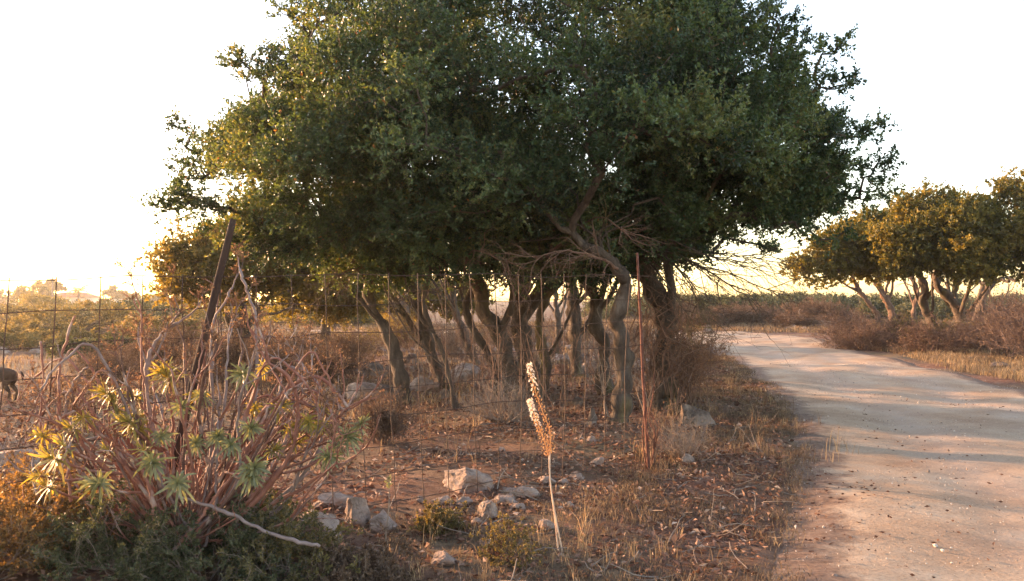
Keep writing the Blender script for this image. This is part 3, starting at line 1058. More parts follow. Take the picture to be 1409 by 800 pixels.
# dry brush
gB = 'dry brushwood around the grove'
make_shrub('brush_pile', 'grey dry twig pile around the foot of the two-stemmed oak', 'brushwood', .42, .62, 60, (5, 4, 2), 'dead_twig', None, loc=gl(695, 582), group=gB, r0=.008, spread=1.2, up=-.02, stname='twigs')
make_shrub('dry_shrub', 'rounded grey-brown dry cushion shrub just past the euphorbia, behind the fence', 'shrub', .42, .36, 50, (5, 5, 3), 'purple_twig', 'scrub_brown', 3, .02, .005, gl(525, 612), gB)
make_shrub('dry_shrub', 'tall wispy dry shrub at the foot of the vine-wrapped oak', 'shrub', 1.2, .45, 40, (4, 4, 2), 'brown_twig', 'dry_tip', 2, .03, .005, gl(945, 560), gB, .6)
make_shrub('dry_shrub', 'dry orange-brown shrub on the verge behind the vine-wrapped oak', 'shrub', .8, .6, 44, (5, 4, 2), 'brown_twig', 'dry_tip', 2, .03, .005, gl(958, 525), gB, .8)
make_shrub('dry_shrub', 'low grey dry shrub beside the dark verge boulder', 'shrub', .3, .35, 44, (5, 4, 2), 'dead_twig', None, 2, .03, .004, gl(935, 630), gB, 1.1)
make_shrub('dry_shrub', 'thin upright dry stalks beside the rusty corner post', 'shrub', .75, .16, 14, (3, 2, 2), 'brown_twig', 'dry_tip', 1, .02, .005, gl(900, 640), gB, .5)

# prototypes of the brush behind
pb = [make_shrub('dry_shrub', 'low dry brown thicket behind the grove, seen between its trunks', 'shrub', .95, 1.0, 40, (4, 4, 3), 'dead_twig', 'scrub_brown', 2, .04, .010, gl(700, 478), 'dry thickets behind the grove', .9, tipr=.002),
      make_shrub('dry_shrub', 'low dry brown thicket behind the grove, seen between its trunks', 'shrub', 1.0, .9, 40, (4, 4, 3), 'brown_twig', 'scrub_leaf', 2, .04, .010, gl(560, 482), 'dry thickets behind the grove', .8, tipr=.002)]
LB = 'low dry brown thicket behind the grove, seen between its trunks'
for k, (px, py) in enumerate([(500, 480), (530, 470), (600, 478), (650, 472), (740, 470), (790, 476), (835, 480), (870, 470), (620, 490), (480, 500), (860, 495), (710, 462), (580, 462), (810, 462), (765, 458), (545, 458), (425, 505), (670, 458), (885, 482)]):
    dup(pb[k % 2], gl(px, py), rng.uniform(0, 6.28), (rng.uniform(.8, 1.2), rng.uniform(.8, 1.2), rng.uniform(.35, .75)), LB, 'dry thickets behind the grove')
# reddish dry shrubs inside the field beside the fence
LR = 'brown dry shrub in the field just past the wire fence'
pr = make_shrub('dry_shrub', LR, 'shrub', .85, .7, 44, (5, 4, 3), 'purple_twig', 'scrub_brown', 4, .03, .006, gl(300, 530), 'brown dry shrubs in the field', .9, tipr=.0015)
for (px, py) in [(210, 520), (390, 520), (445, 530), (150, 540), (360, 498), (420, 500), (250, 500), (480, 515)]:
    dup(pr, gl(px, py), rng.uniform(0, 6.28), (rng.uniform(.8, 1.3), rng.uniform(.8, 1.3), rng.uniform(.7, 1.1)), LR, 'brown dry shrubs in the field')

# thickets along the far side of the track
gC = 'brown thickets under the sunlit oaks'
thick = [((1165, 476), 1.3, .75, 'purple_twig', 'brown thicket at the bend of the track, first of those under the sunlit oaks'),
         ((1190, 482), 1.0, .5, 'brown_twig', 'reddish low thicket in front of the twin-stemmed sunlit oak'),
         ((1232, 478), 1.1, .42, 'purple_twig', 'dark rounded thicket below the trunks of the twin-stemmed sunlit oak'),
         ((1278, 488), 1.1, .32, 'brown_twig', 'low reddish thicket in front of the tall rounded sunlit oak'),
         ((1345, 484), 1.1, .5, 'purple_twig', 'grey-brown thicket beneath the largest golden oak'),
         ((1392, 492), 1.3, 1.5, 'purple_twig', 'tallest dead thicket at the picture edge under the largest golden oak'),
         ((1440, 500), 1.3, 1.5, 'purple_twig', 'dead thicket mostly outside the picture edge, next to the tallest one')]
for (pp, Rr, H, sm, lb) in thick:
    make_shrub('dry_thicket', lb, 'shrub', H, Rr, 60, (5, 5, 3), sm, 'scrub_brown', 1, .05, .012, gl(*pp), gC, 1.0, tipr=.0028)
LT = 'grey-green low bush between the dry thickets under the sunlit oaks'
pg = make_shrub('low_bush', LT, 'shrub', .55, .8, 44, (5, 4, 3), 'purple_twig', 'scrub_leaf', 6, .05, .008, gl(1250, 478), 'grey-green bushes under the sunlit oaks', 1.1, tipr=.002)
for (px, py) in [(1215, 474), (1305, 480), (1362, 478)]:
    dup(pg, gl(px, py), rng.uniform(0, 6), (1, 1, rng.uniform(.7, 1.1)), LT, 'grey-green bushes under the sunlit oaks')
# beyond the bend
LF = 'knee-high orange-brown dry bush on the far bank of the track'
pf = make_shrub('dry_shrub', LF, 'shrub', 1.0, 1.5, 60, (5, 4, 3), 'brown_twig', 'scrub_brown', 3, .07, .014, gl(940, 448), 'dry bushes on the far bank', 1.0, tipr=.004)
for k in range(16):
    px = 925 + k * 15 + rng.uniform(-5, 5)
    dup(pf, gl(px, rng.uniform(443, 452)), rng.uniform(0, 6), (rng.uniform(.8, 1.4), rng.uniform(.8, 1.4), rng.uniform(.5, 1.0)), LF, 'dry bushes on the far bank')

# field shrubs on the far side of the fence
def leafy_mound(name, label, loc, Rr, H, leafm, n, leafL, group=None):
    root = thing(name, label, 'shrub', loc, group)
    nc = 42
    a = rng.uniform(0, 6.283, nc)
    rr = np.sqrt(rng.uniform(0, 1, nc)) * Rr
    zt = H * np.sqrt(np.clip(1 - (rr / Rr) ** 2, .05, 1)) * rng.uniform(.45, 1.0, nc)
    c = np.stack([np.cos(a) * rr, np.sin(a) * rr, zt], -1)
    rad = np.full(nc, H * .26) * rng.uniform(.7, 1.3, nc)
    TW, tR, V, q, tt = foliage(c, rad, n // nc // 8, 8, leafL, np.array([0, 0, 0.]), (H * .12, H * .3), .8)
    MB().add(V, q, tt).build('foliage', M[leafm], root)
    Pn = np.stack([np.zeros((nc, 3)) + [0, 0, -.05], c * [.4, .4, .45], c], 1)
    v, q2 = tubes(Pn, np.tile([.03, .02, .01], (nc, 1)) * H, 4)
    MB().add(v, q2).build('stems', M['bark'], root)
    return root


gD = 'leafy bushes in the hazy field'
fld = [((135, 492), 1.1, .55, 'scrub_green', 'dark green bush in the field nearest the whitish stone line'),
       ((105, 462), 3.0, 1.3, 'scrub_leaf', 'broad olive bush in the middle of the hazy field'),
       ((180, 452), 3.2, 1.5, 'scrub_green', 'dark rounded bush at the foot of the hazy slope, beside the yellow-lit oak'),
       ((25, 455), 3.4, 1.3, 'scrub_leaf', 'olive bush at the frame edge beyond the brown goat'),
       ((60, 475), 1.8, .7, 'scrub_leaf', 'low yellowish bush between the goat and the olive bushes'),
       ((215, 470), 1.6, .9, 'scrub_leaf', 'pale olive bush under the edge of the yellow-lit crown'),
       ((10, 480), 1.6, .6, 'scrub_leaf', 'small olive bush directly above the back of the goat')]
for (pp, Rr, H, lm, lb) in fld:
    leafy_mound('field_bush', lb, gl(*pp), Rr, H, lm, 9000, .05 + .002 * depth(pp[1]), gD)
LM = 'distant green-gold bush scattered over the hazy field'
pm = leafy_mound('field_bush', LM, gl(150, 436), 3.2, 1.7, 'scrub_leaf', 7000, .17, 'distant bushes on the hazy field')
pm2 = leafy_mound('field_bush', LM, gl(60, 438), 3.0, 1.9, 'mid_leaf', 7000, .17, 'distant bushes on the hazy field')
for k in range(46):
    Y = rng.uniform(42, 190)
    px = rng.uniform(-60, 520)
    if 20 < px < 210 and Y > 120 and rng.uniform() < .5:
        continue
    x = (px - 704.5) / F * Y
    s = rng.uniform(.6, 1.2) * (1 + Y / 260)
    dup([pm, pm2][k % 2], (x, Y, -.03), rng.uniform(0, 6), (s, s, rng.uniform(.45, .95 if px > 210 else .78)), LM, 'distant bushes on the hazy field')
LN = 'dark green scrub bush of the low belt on the horizon beyond the bend'
pn = leafy_mound('scrub_bush', LN, gl(1090, 436), 4.2, 2.15, 'scrub_green', 9000, .20, 'scrub belt beyond the bend')
for k in range(44):
    Y = rng.uniform(62, 105)
    px = 860 + k * 14 + rng.uniform(-6, 6)
    x = (px - 704.5) / F * Y
    s = rng.uniform(.75, 1.0)
    z = 1.0 if not (1060 < px < 1120) else 1.15
    dup(pn, (x, Y, -.03), rng.uniform(0, 6), (s * 1.2, s, s * z * (.75 + Y / 330)), LN, 'scrub belt beyond the bend')

# distant round and umbrella trees
def far_tree(name, label, px, py_base_Y, h, r, flat, group, leafL=.5, n=26, trunk_h=.45):
    Y = py_base_Y
    x = (px - 704.5) / F * Y
    base = np.array([x, Y, -.05])
    c = rdir(n) * (rng.uniform(.2, 1, n) ** .5)[:, None] * np.array([r, r, flat])
    c[:, 2] += h - flat
    rad = np.full(n, min(r, flat) * .55)
    tr = [([base, base + [0.1, 0, h * trunk_h * .5], base + [0, 0, h * trunk_h]], [.35, .3, .25])]
    return tree(label, tr, base + c, rad, 'bark', 'mid_leaf', 22, 9, leafL, .06, group, name=name, ts=6)


gE = 'trees on the hazy skyline'
far_tree('round_tree', 'broad dark tree on the hazy skyline, beside the umbrella-shaped tree', 48, 130, 4.4, 2.9, 1.7, gE, .38)
far_tree('umbrella_tree', 'umbrella-shaped tree on the hazy skyline next to the utility pole', 68, 165, 5.6, 3.4, 1.0, gE, .4, trunk_h=.75)
far_tree('round_tree', 'tallest of the three small round trees beyond the pale field', 155, 190, 5.0, 1.9, 2.0, gE, .42)
far_tree('round_tree', 'middle one of the three small round trees beyond the pale field', 172, 190, 3.8, 1.6, 1.4, gE, .42)
far_tree('round_tree', 'smallest of the three round trees beyond the pale field', 184, 190, 3.3, 1.3, 1.2, gE, .42)
for k, px in enumerate([-40, 5, 215, 252]):
    far_tree('round_tree', ['skyline tree outside the frame edge', 'hazy skyline tree cut by the frame edge', 'low skyline tree just past the three small round ones', 'low skyline tree behind the yellow-lit oak'][k], px, 150 + k * 15, 3.6 - .3 * (k > 1), 3.0, 1.5, gE, .4)


def box(mb, x0, x1, y0, y1, z0, z1):
    V = [(x, y, z) for z in (z0, z1) for y in (y0, y1) for x in (x0, x1)]
    mb.add(V, [np.array([[0, 2, 3, 1], [4, 5, 7, 6], [0, 1, 5, 4], [2, 6, 7, 3], [0, 4, 6, 2], [1, 3, 7, 5]])])
    return mb


M['plaster'] = surf_mat('plaster', [(.3, (.55, .47, .40)), (.7, (.68, .60, .53))], 1, 4, .9, .1)
M['tile'] = surf_mat('tile', [(.3, (.28, .10, .06)), (.7, (.42, .18, .11))], 2, 4, .9, .3)
M['dark'] = surf_mat('dark', [(.3, (.03, .03, .03)), (.7, (.05, .05, .05))], 2, 2, .4, .1)
M['grey_wood'] = surf_mat('grey_wood', [(.3, (.12, .09, .07)), (.7, (.22, .17, .14))], 2, 2, .9, .3)
# house with a red roof
hx = (101 - 704.5) / F * 175
h = thing('house', 'small pale house with a low red tiled roof beside the palm on the skyline', 'house', (hx, 175, 0))
box(MB(), -4.5, 4.5, -3, 3, -.1, 2.4).build('wall', M['plaster'], h)
mb = MB()
mb.add([(-5, -3.5, 2.4), (5, -3.5, 2.4), (5, 3.5, 2.4), (-5, 3.5, 2.4), (-2.5, 0, 3.5), (2.5, 0, 3.5)], [np.array([[0, 1, 5, 4], [2, 3, 4, 5], [0, 3, 2, 1]]), np.array([[1, 2, 5], [3, 0, 4]])])
mb.build('roof', M['tile'], h)
for wx in (-3, 2.2):
    box(MB(), wx, wx + 1, -3.04, -2.99, 1, 2).build('window', M['dark'], h)
box(MB(), -.5, .5, -3.04, -2.99, 0, 2).build('door', M['dark'], h)
# long low white building
hx = (176 - 704.5) / F * 178
h = thing('long_building', 'long low whitish building in front of the three small round trees', 'building', (hx, 178, 0))
box(MB(), -3.6, 3.2, -2, 2, -.1, 1.9).build('wall', M['plaster'], h)
box(MB(), -3.8, 3.4, -2.2, 2.2, 1.9, 2.05).build('roof', M['plaster'], h)
for wx in (-2.6, -.4, 1.8):
    box(MB(), wx, wx + .7, -2.04, -1.99, .7, 1.4).build('window', M['dark'], h)
# utility pole
ux = (72 - 704.5) / F * 120
h = thing('utility_pole', 'wooden utility pole with one crossbar above the umbrella-shaped tree', 'utility pole', (ux, 120, 0))
V, q, _, _ = tube_res([(0, 0, -.1), (0, 0, 2.5), (0, 0, 5.2)], [.14, .12, .1], 8)
MB().add(V, q).build('pole', M['grey_wood'], h)
box(MB(), -.75, .75, -.2, -.1, 4.75, 4.9).build('crossbar', M['grey_wood'], h)
for xx in (-.65, 0, .65):
    V, q, _, _ = tube_res([(xx, -.15, 4.9), (xx, -.15, 4.98), (xx, -.15, 5.1)], [.06, .07, .04], 6)
    MB().add(V, q).build('insulator', M['plaster'], h)
# palm
px_ = (108 - 704.5) / F * 170
h = thing('palm_tree', 'small palm tree with drooping fronds on the skyline beside the red-roofed house', 'tree', (px_, 170, 0))
V, q, _, _ = tube_res([(0, 0, -.1), (.1, 0, 2), (.05, 0, 3.6)], [.3, .25, .22], 8)
MB().add(V, q).build('trunk', M['bark'], h)
mb = MB()
for k in range(26):
    a = k * 2.4
    el = rng.uniform(-.1, 1.1)
    d = np.array([math.cos(a) * math.cos(el), math.sin(a) * math.cos(el), math.sin(el)])
    pts = []
    p = np.array([.05, 0, 3.6])
    for j in range(8):
        pts.append(p.copy())
        p = p + d * .34
        d = unit(d + np.array([0, 0, -.17]))
    pts = np.array(pts)
    side = unit(np.cross(pts[-1] - pts[0], [0, 0, 1.]))
    for j in range(1, 8):
        for s in (-1, 1):
            dd_ = unit(side * s + unit(pts[j] - pts[j - 1]) * .7 + np.array([0, 0, -.3]))
            V, q, tt = leaves(pts[j][None], dd_[None], .7, .13, np.array([rng.uniform()]))
            mb.add(V, q, tt)
    V, q = tubes(pts[None], np.full((1, 8), .03), 3)
    mb.add(V, q)
mb.build('crown', M['mid_leaf'], h)

# ------------------------------------------------------------------ rocks
def ico(sub=3):
    import bmesh
    bm = bmesh.new()
    bmesh.ops.create_icosphere(bm, subdivisions=sub, radius=1)
    V = np.array([v.co[:] for v in bm.verts])
    T = np.array([[v.index for v in f.verts] for f in bm.faces])
    bm.free()
    return V, T


ICO = ico(4)
ICO2 = ico(1)


def rock(px, py, wpx, hpx, label, mat='rock', group='limestone rocks', Y=None, dr=.8, sink=.3, nm='rock'):
    b = G(px, py)
    d = b[1]
    w = wpx / F * d
    hh = hpx / F * d
    V = ICO[0].copy()
    for _ in range(16):
        n = rdir(1)[0]
        n[2] = abs(n[2]) * .9 + .05
        n = n / np.linalg.norm(n)
        c = rng.uniform(.42, .8)
        s = V @ n - c
        V -= np.where(s > 0, s, 0)[:, None] * n
    off = rng.uniform(0, 50, 3)
    disp = np.array([noise.noise(Vector(v * 1.6 + off)) * .20 + (.5 - abs(noise.noise(Vector(v * 3.6 + off)))) * .16 + noise.noise(Vector(v * 8 + off)) * .07 + noise.noise(Vector(v * 19 + off)) * .03 for v in V])
    V = V * (1 + disp * 1.25)[:, None]
    V[:, 0] /= (V[:, 0].max() - V[:, 0].min())
    V[:, 1] /= (V[:, 1].max() - V[:, 1].min())
    z = V[:, 2]
    z = (z - z.min()) / (z.max() - z.min())
    hh2 = hh / (1 - sink)
    V = np.stack([V[:, 0] * w, V[:, 1] * w * dr, z * hh2 - hh2 * sink], -1)
    o = mesh_np(nm, V, [ICO[1]], M[mat], smooth=False)
    o.location = (b[0], b[1] + w * dr * .3, b[2])
    tag(o, label, 'rock', group)
    return o


g1 = 'limestone rocks in front of the grove'
for a in [
    (645, 676, 74, 27, 'largest pale pink-topped rock lying in the open litter behind the flat stones'),
    (489, 717, 36, 38, 'upright pale boulder with a pointed top beside the euphorbia'),
    (523, 722, 42, 26, 'squat orange-pink rock leaning against the upright pale boulder'),
    (462, 694, 72, 15, 'long flat slab behind the upright pale boulder'),
    (428, 727, 58, 26, 'rounded pale rock half under the euphorbia leaves'),
    (452, 737, 34, 12, 'small pale stone at the foot of the half-hidden rounded rock'),
    (672, 711, 30, 24, 'grey-white blocky rock between the green tuft and the flat stones'),
    (610, 768, 40, 18, 'pale flat-topped rock alone near the bottom edge'),
    (750, 728, 27, 12, 'small white stone beside the flower stalks'),
    (610, 693, 32, 10, 'flat pale stone just below the largest pale rock'),
    (640, 692, 26, 8, 'low cracked stone touching the grey-white blocky rock'),
    (693, 692, 44, 8, 'thin flat slab, leftmost of the flat stones by the flower stalks'.replace('leftmost', 'first')),
    (724, 684, 46, 12, 'broad flat slab in the line of flat stones by the flower stalks'),
    (700, 680, 34, 6, 'narrow slab at the back of the line of flat stones'),
    (752, 665, 28, 10, 'oval pale stone directly behind the flower stalks'),
    (776, 663, 16, 6, 'small flat stone next to the oval pale stone'),
    (796, 656, 22, 8, 'pinkish stone a step behind the small flat stone'),
    (824, 637, 24, 10, 'pink stone in front of the pale twisted oak'),
    (814, 612, 16, 8, 'little orange-pink stone at the edge of the grove shade'),
    (784, 699, 14, 7, 'tiny white stone right of the white flower stalks'.replace('right of', 'beyond')),
    (946, 639, 20, 12, 'lone white stone on the road verge'),
    (670, 745, 22, 8, 'small grey stone among dry blades near the lone flat-topped rock'),
    (716, 700, 24, 7, 'small flat stone in front of the broad flat slab'),
    (656, 716, 18, 8, 'small stone tucked in front of the blocky rock'),
    (580, 690, 14, 8, 'small pebble-like rock between the green-tipped stem and the largest pale rock'),
    (690, 622, 12, 5, 'small pinkish stone alone in the shaded litter'),
    (1150, 797, 12, 6, 'small white stone at the bottom edge of the track'),
]:
    rock(*a[:5], mat='rock', group=g1)
rock(22, 643, 62, 22, 'flat pale rock beyond the fence at the frame edge', 'rock', g1)
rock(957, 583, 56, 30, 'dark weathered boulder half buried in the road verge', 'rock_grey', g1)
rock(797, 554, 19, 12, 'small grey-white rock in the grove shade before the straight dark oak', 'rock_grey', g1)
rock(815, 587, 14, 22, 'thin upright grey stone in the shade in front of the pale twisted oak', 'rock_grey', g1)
g2 = 'tumbled wall stones behind the grove trunks'
for a in [
    (641, 526, 58, 27, 'big domed pale boulder behind the thin crooked oak', 'rock'),
    (492, 550, 52, 24, 'buff boulder in front of the tumbled wall, beside the leaning oak', 'rock'),
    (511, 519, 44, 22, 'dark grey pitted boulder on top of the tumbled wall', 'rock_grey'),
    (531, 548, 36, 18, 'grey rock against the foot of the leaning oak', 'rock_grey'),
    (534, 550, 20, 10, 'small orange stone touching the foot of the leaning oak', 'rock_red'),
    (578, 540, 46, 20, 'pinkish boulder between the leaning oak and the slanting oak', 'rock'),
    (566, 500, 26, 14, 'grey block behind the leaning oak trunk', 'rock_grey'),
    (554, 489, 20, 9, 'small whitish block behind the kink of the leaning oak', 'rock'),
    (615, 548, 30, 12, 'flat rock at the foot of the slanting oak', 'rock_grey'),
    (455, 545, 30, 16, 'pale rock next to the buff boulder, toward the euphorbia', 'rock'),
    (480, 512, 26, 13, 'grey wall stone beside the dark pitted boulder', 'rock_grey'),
    (773, 501, 30, 13, 'pale block resting behind the reddish boulder', 'rock'),
    (773, 515, 24, 14, 'small reddish boulder in the middle of the grove', 'rock_red'),
    (811, 512, 26, 14, 'brownish rock beside the straight dark oak', 'rock'),
    (806, 498, 34, 14, 'large grey block of the back wall behind the straight dark oak', 'rock_grey'),
    (745, 512, 18, 12, 'small brown rock between the stout oak and the reddish boulder', 'rock'),
    (886, 505, 34, 14, 'orange-lit rock behind the pale twisted oak', 'rock'),
    (880, 530, 22, 12, 'orange-brown stone between the twisted oak and the vine-wrapped oak', 'rock_red'),
    (875, 488, 30, 10, 'pale stone of the back wall beside the vine-wrapped oak', 'rock'),
    (690, 530, 26, 12, 'mossy stone behind the two-stemmed oak', 'rock_grey'),
]:
    rock(*a[:5], mat=a[5], group=g2)
LW = 'whitish stone in the line of stones across the hazy field'
for k in range(26):
    px = -20 + k * 14 + rng.uniform(-5, 5)
    rock(px, 479 + rng.uniform(-6, 9) + .0 * k, rng.uniform(12, 26), rng.uniform(6, 11), LW, 'rock', 'whitish stones across the field')
LW = 'whitish rubble stone lying in the dry brush behind the grove'
for k in range(22):
    px = 440 + k * 22 + rng.uniform(-9, 9)
    rock(px, rng.uniform(466, 488), rng.uniform(10, 24), rng.uniform(5, 9), LW, 'rock', 'rubble in the brush behind the grove')
rock(975, 459, 17, 13, 'pinkish white boulder on the far bank of the track', 'rock', 'far bank stones')
for a in [(1000, 456, 12, 5, 'small pale stone next to the pinkish white boulder'), (1092, 453, 22, 7, 'flat pale rock beside the fallen log on the far bank'), (1108, 455, 14, 6, 'reddish rock against the fallen log'),
          (1380, 505, 34, 8, 'flat grey slab on the verge below the largest golden oak'), (1338, 498, 22, 7, 'grey stone on the verge before the thickets'), (1402, 512, 26, 8, 'pale slab at the picture edge on the verge'),
          (1295, 484, 16, 6, 'small grey stone in front of the low reddish thicket')]:
    rock(*a, mat='rock_grey' if a[0] > 1200 else 'rock', group='far bank stones')
# fallen log with branches
b = G(1125, 452)
root = thing('fallen_log', 'bleached fallen branch lying on the far bank at the bend', 'log', b)
mb = MB()
for pts, r in [([(-.9, 0, .1), (-.2, .1, .35), (.9, .2, .15), (1.6, .3, .05)], .10), ([(-.9, .3, .75), (-.5, .2, .45), (.3, .1, .4), (1.4, 0, .25)], .07), ([(-1.1, -.2, .05), (0, -.2, .2), (.8, -.3, .08)], .06), ([(-.5, .2, .4), (-.9, .3, .8), (-.85, .35, 1.1)], .04)]:
    V, q, _, _ = tube_res(pts, np.linspace(r, r * .5, len(pts)), 8, 5, .01, .3)
    mb.add(V, q)
mb.build('trunk', M['dead_twig'], root, True)

# ------------------------------------------------------------------ wire fence
fA = np.array([P(16, 384, 4.5)[0], 4.5])
fB = np.array([P(893, 384, 7.26)[0], 7.26])
fd = (fB - fA) / np.linalg.norm(fB - fA)
Lf = np.linalg.norm(fB - fA)
fence = thing('wire_fence', 'rusty wide-mesh wire fence running from the euphorbia to the rusty corner post', 'fence', (fA[0], fA[1], 0))
org = np.array([fA[0], fA[1], 0])


def fpt(s, z, off=0.0):
    x = fA + fd * s
    nrm = np.array([-fd[1], fd[0]])
    x = x + nrm * off
    return np.array([x[0], x[1], z])


def ftop(s):
    return np.interp(s, [-2, 0, 1.2, 2.6, 4.0, 5], [1.60, 1.625, 1.665, 1.70, 1.72, 1.74])


nv = int((Lf + 1.9) / .235)
mb = MB()
ph = rng.uniform(0, 6, 20)


def bulge(s, z):
    return .03 * math.sin(s * 1.7 + 1) + .02 * math.sin(z * 3 + s * 2.3) + .04 * math.sin(s * .8) * (z / 1.7)


for k in range(nv + 1):
    s = -1.9 + k * .235
    if s > Lf - .05:
        break
    skew = .10 * math.sin(s * 1.1 + 2.2) + (.05 if 1.7 < s < 3 else 0)
    tz = float(ftop(s))
    zs = np.linspace(.0, tz + .012, 9)
    pts = [fpt(s + skew * (z / tz - .9) + rng.normal() * .003, z + float(gz(*(fA + fd * s))) * (1 - z / tz), bulge(s, z)) for z in zs]
    V, q, _, _ = tube_res(pts, [.0036] * 9, 5, 2)
    mb.add(V - org, q)
for r in range(9):
    pts = []
    for s in np.linspace(-1.9, Lf, 34):
        tz = float(ftop(s))
        z = tz * (1 - r / 8.3) + .008 * math.sin(s * 5 + ph[r]) + (.004 * rng.normal())
        z = max(z, .02)
        skew = .10 * math.sin(s * 1.1 + 2.2) + (.05 if 1.7 < s < 3 else 0)
        pts.append(fpt(s + skew * (z / tz - .9), z + float(gz(*(fA + fd * s))) * (1 - z / tz), bulge(s, z) + .003))
    V, q, _, _ = tube_res(pts, [.0031] * len(pts), 5, 2)
    mb.add(V - org, q)
mb.build('wire_mesh', M['wire'], fence, True)
# leaning post
p0 = G(214, 742)
p0[1] = 5.02
pts = [P(214, 745, 4.90), P(240, 632, 4.95), P(263, 540, 5.02), P(292, 420, 5.04), P(321, 302, 5.06)]
V, q, _, _ = tube_res(pts, [.032, .031, .029, .026, .022], 8, 4, .001)
po = MB().add(V - org, q).build('post', M['wood_post'], fence, True)
po['label'] = 'leaning dark wooden post behind the euphorbia'
pts = [G(893, 642, -.05)] + [P(x, y, 7.26) for x, y in [(889, 590), (885, 520), (882, 450), (879, 395), (877, 348)]]
V, q, _, _ = tube_res(pts, [.017, .016, .014, .013, .012, .011], 6, 3, .001)
po = MB().add(V - org, q).build('post', M['rust'], fence, True)
po['label'] = 'rusty iron corner post'
mb = MB()
for pts in [[(896, 640), (901, 600), (893, 575), (899, 540), (900, 515)], [(890, 640), (884, 600), (887, 560), (885, 530)], [(897, 635), (905, 590), (895, 570)], [(888, 622), (893, 605), (889, 585), (892, 560)]]:
    V, q, _, _ = tube_res([G(*pts[0], -.02)] + [P(x, y, 7.2) for x, y in pts[1:]], np.linspace(.007, .0035, len(pts)), 5, 4, .002)
    mb.add(V - org, q)
mb.build('rusty_rod', M['rust'], fence, True)
# low netting remnant by the corner
root = fence
mb = MB()
for k in range(10):
    a = G(846 + k * 4.6, 652 - k * .6)
    V, q, _, _ = tube_res([a, a + [0, 0, .06], a + [.003, 0, .13]], [.0018] * 3, 4, 2)
    mb.add(V - org, q)
for h_ in (.05, .12):
    V, q, _, _ = tube_res([G(846 + k * 4.6, 652 - k * .6, h_) for k in range(10)], [.0016] * 10, 4, 2)
    mb.add(V - org, q)
mb.build('netting_scrap', M['rust'], fence, True)

# ------------------------------------------------------------------ euphorbia
eb = G(255, 752)
eb[1] -= 0
E = thing('euphorbia_bush', 'large half-bare tree spurge with reddish stems and yellow-green leaf rosettes', 'shrub', eb)
rosettes = []
droops = []


def ros(parent_pt, d, size, mat, par):
    n = int(rng.uniform(20, 46))
    mb = MB()
    d = unit(d)
    a = np.arange(n) * 2.39996
    el = np.linspace(-.5, 1.25, n)
    u = unit(np.cross(d, [.3, .2, 1.]))
    w = np.cross(d, u)
    L = size * rng.uniform(.6, 1.2, n)
    for k in range(n):
        rd = math.cos(a[k]) * u + math.sin(a[k]) * w
        dir0 = unit(rd * math.cos(el[k]) + d * math.sin(el[k]))
        s = unit(np.cross(dir0, d) + rng.normal(size=3) * .1)
        base = parent_pt - eb + d * (k / n - .5) * size * .5
        dz = np.array([0, 0, -.38 * (1 - k / n)]) + rng.normal(size=3) * .08
        p1 = base + dir0 * L[k] * .5
        p2 = base + dir0 * L[k] + dz * L[k]
        wd = size * .062
        p15 = base + dir0 * L[k] * .82 + dz * L[k] * .6
        V = np.array([base - s * wd * .6, base + s * wd * .6, p1 - s * wd, p1 + s * wd, p15 - s * wd * .95, p15 + s * wd * .95, p2])
        tn = np.full(7, np.clip(rng.normal(.5, .25), 0, 1))
        mb.add(V, [np.array([[0, 1, 3, 2], [2, 3, 5, 4]]), np.array([[4, 5, 6]])], tn)
    mb.build('leaf_rosette', M[mat], par)


def inflo(pts_dirs):
    """dry inflorescence twigs for a list of (pt, dir)"""
    mb = MB()
    for pt, d in pts_dirs:
        n = 9
        Pn = sprout(np.tile(pt - eb, (n, 1)), unit(unit(d) + rdir(n) * .75), rng.uniform(.03, .08, n), 4, .25, .03)
        V, q = tubes(Pn, np.tile([.0022, .0018, .0015, .001], (n, 1)), 3)
        mb.add(V, q, rng.uniform(0, 1, len(V)))
        s2, dr, t, pi = spawn(Pn, 3, .5, 1, 1.0)
        V, q, tt = leaves(s2, dr, .017, .007, rng.uniform(0, 1, len(s2)))
        mb.add(V, q, tt)
    return mb


def stem(pix, Y0, Y1, r0, r1, mat, kids=0, kl=.25, ends=None, dry_skip=.25):
    n = len(pix)
    Ys = np.linspace(Y0, Y1, n)
    pts = [P(x, y, yy) for (x, y), yy in zip(pix, Ys)]
    V, q, Q, R = tube_res(pts, np.linspace(r0, r1, n) * .78, 7, 6, .0035, .4)
    mb = MB().add(V - eb, q)
    tips = [(Q[-1], Q[-1] - Q[-3])]
    if kids:
        st, dr, t, pi = spawn(Q[None], kids, .55, 1, .55)
        dr[:, 2] = np.abs(dr[:, 2]) * .8 + .2
        Pn = sprout(st, dr, rng.uniform(.5, 1.2, kids) * kl, 6, .14, .10)
        rr = r1 * .6
        V, q = tubes(Pn - eb, np.linspace(1, .65, 6)[None] * np.full((kids, 1), rr), 6)
        mb.add(V, q)
        tips = [(p[-1], p[-1] - p[-3]) for p in Pn]
        s3, d3, t3, pi3 = spawn(Pn, 2, .5, 1, .6)
        d3[:, 2] += .3
        P3 = sprout(s3, d3, rng.uniform(.4, 1.0, len(s3)) * kl * .6, 5, .14, .08)
        V, q = tubes(P3 - eb, np.linspace(1, .6, 5)[None] * np.full((len(s3), 1), rr * .6), 5)
        mb.add(V, q)
        tips += [(p[-1], p[-1] - p[-3]) for p in P3]
    so = mb.build('stem', M[mat], E, True)
    kinds = ends or 'dry'
    dry = []
    for i, (pt, d) in enumerate(tips):
        if kinds == 'dry':
            dry.append((pt, d))
        elif kinds == 'mix' and i % 2:
            dry.append((pt, d))
        elif kinds == 'bare':
            pass
    if dry:
        for one in dry:
            if rng.uniform() < dry_skip:
                continue
            inflo([one]).build('dry_flower_head', M['dry_tip'], so)
    return tips


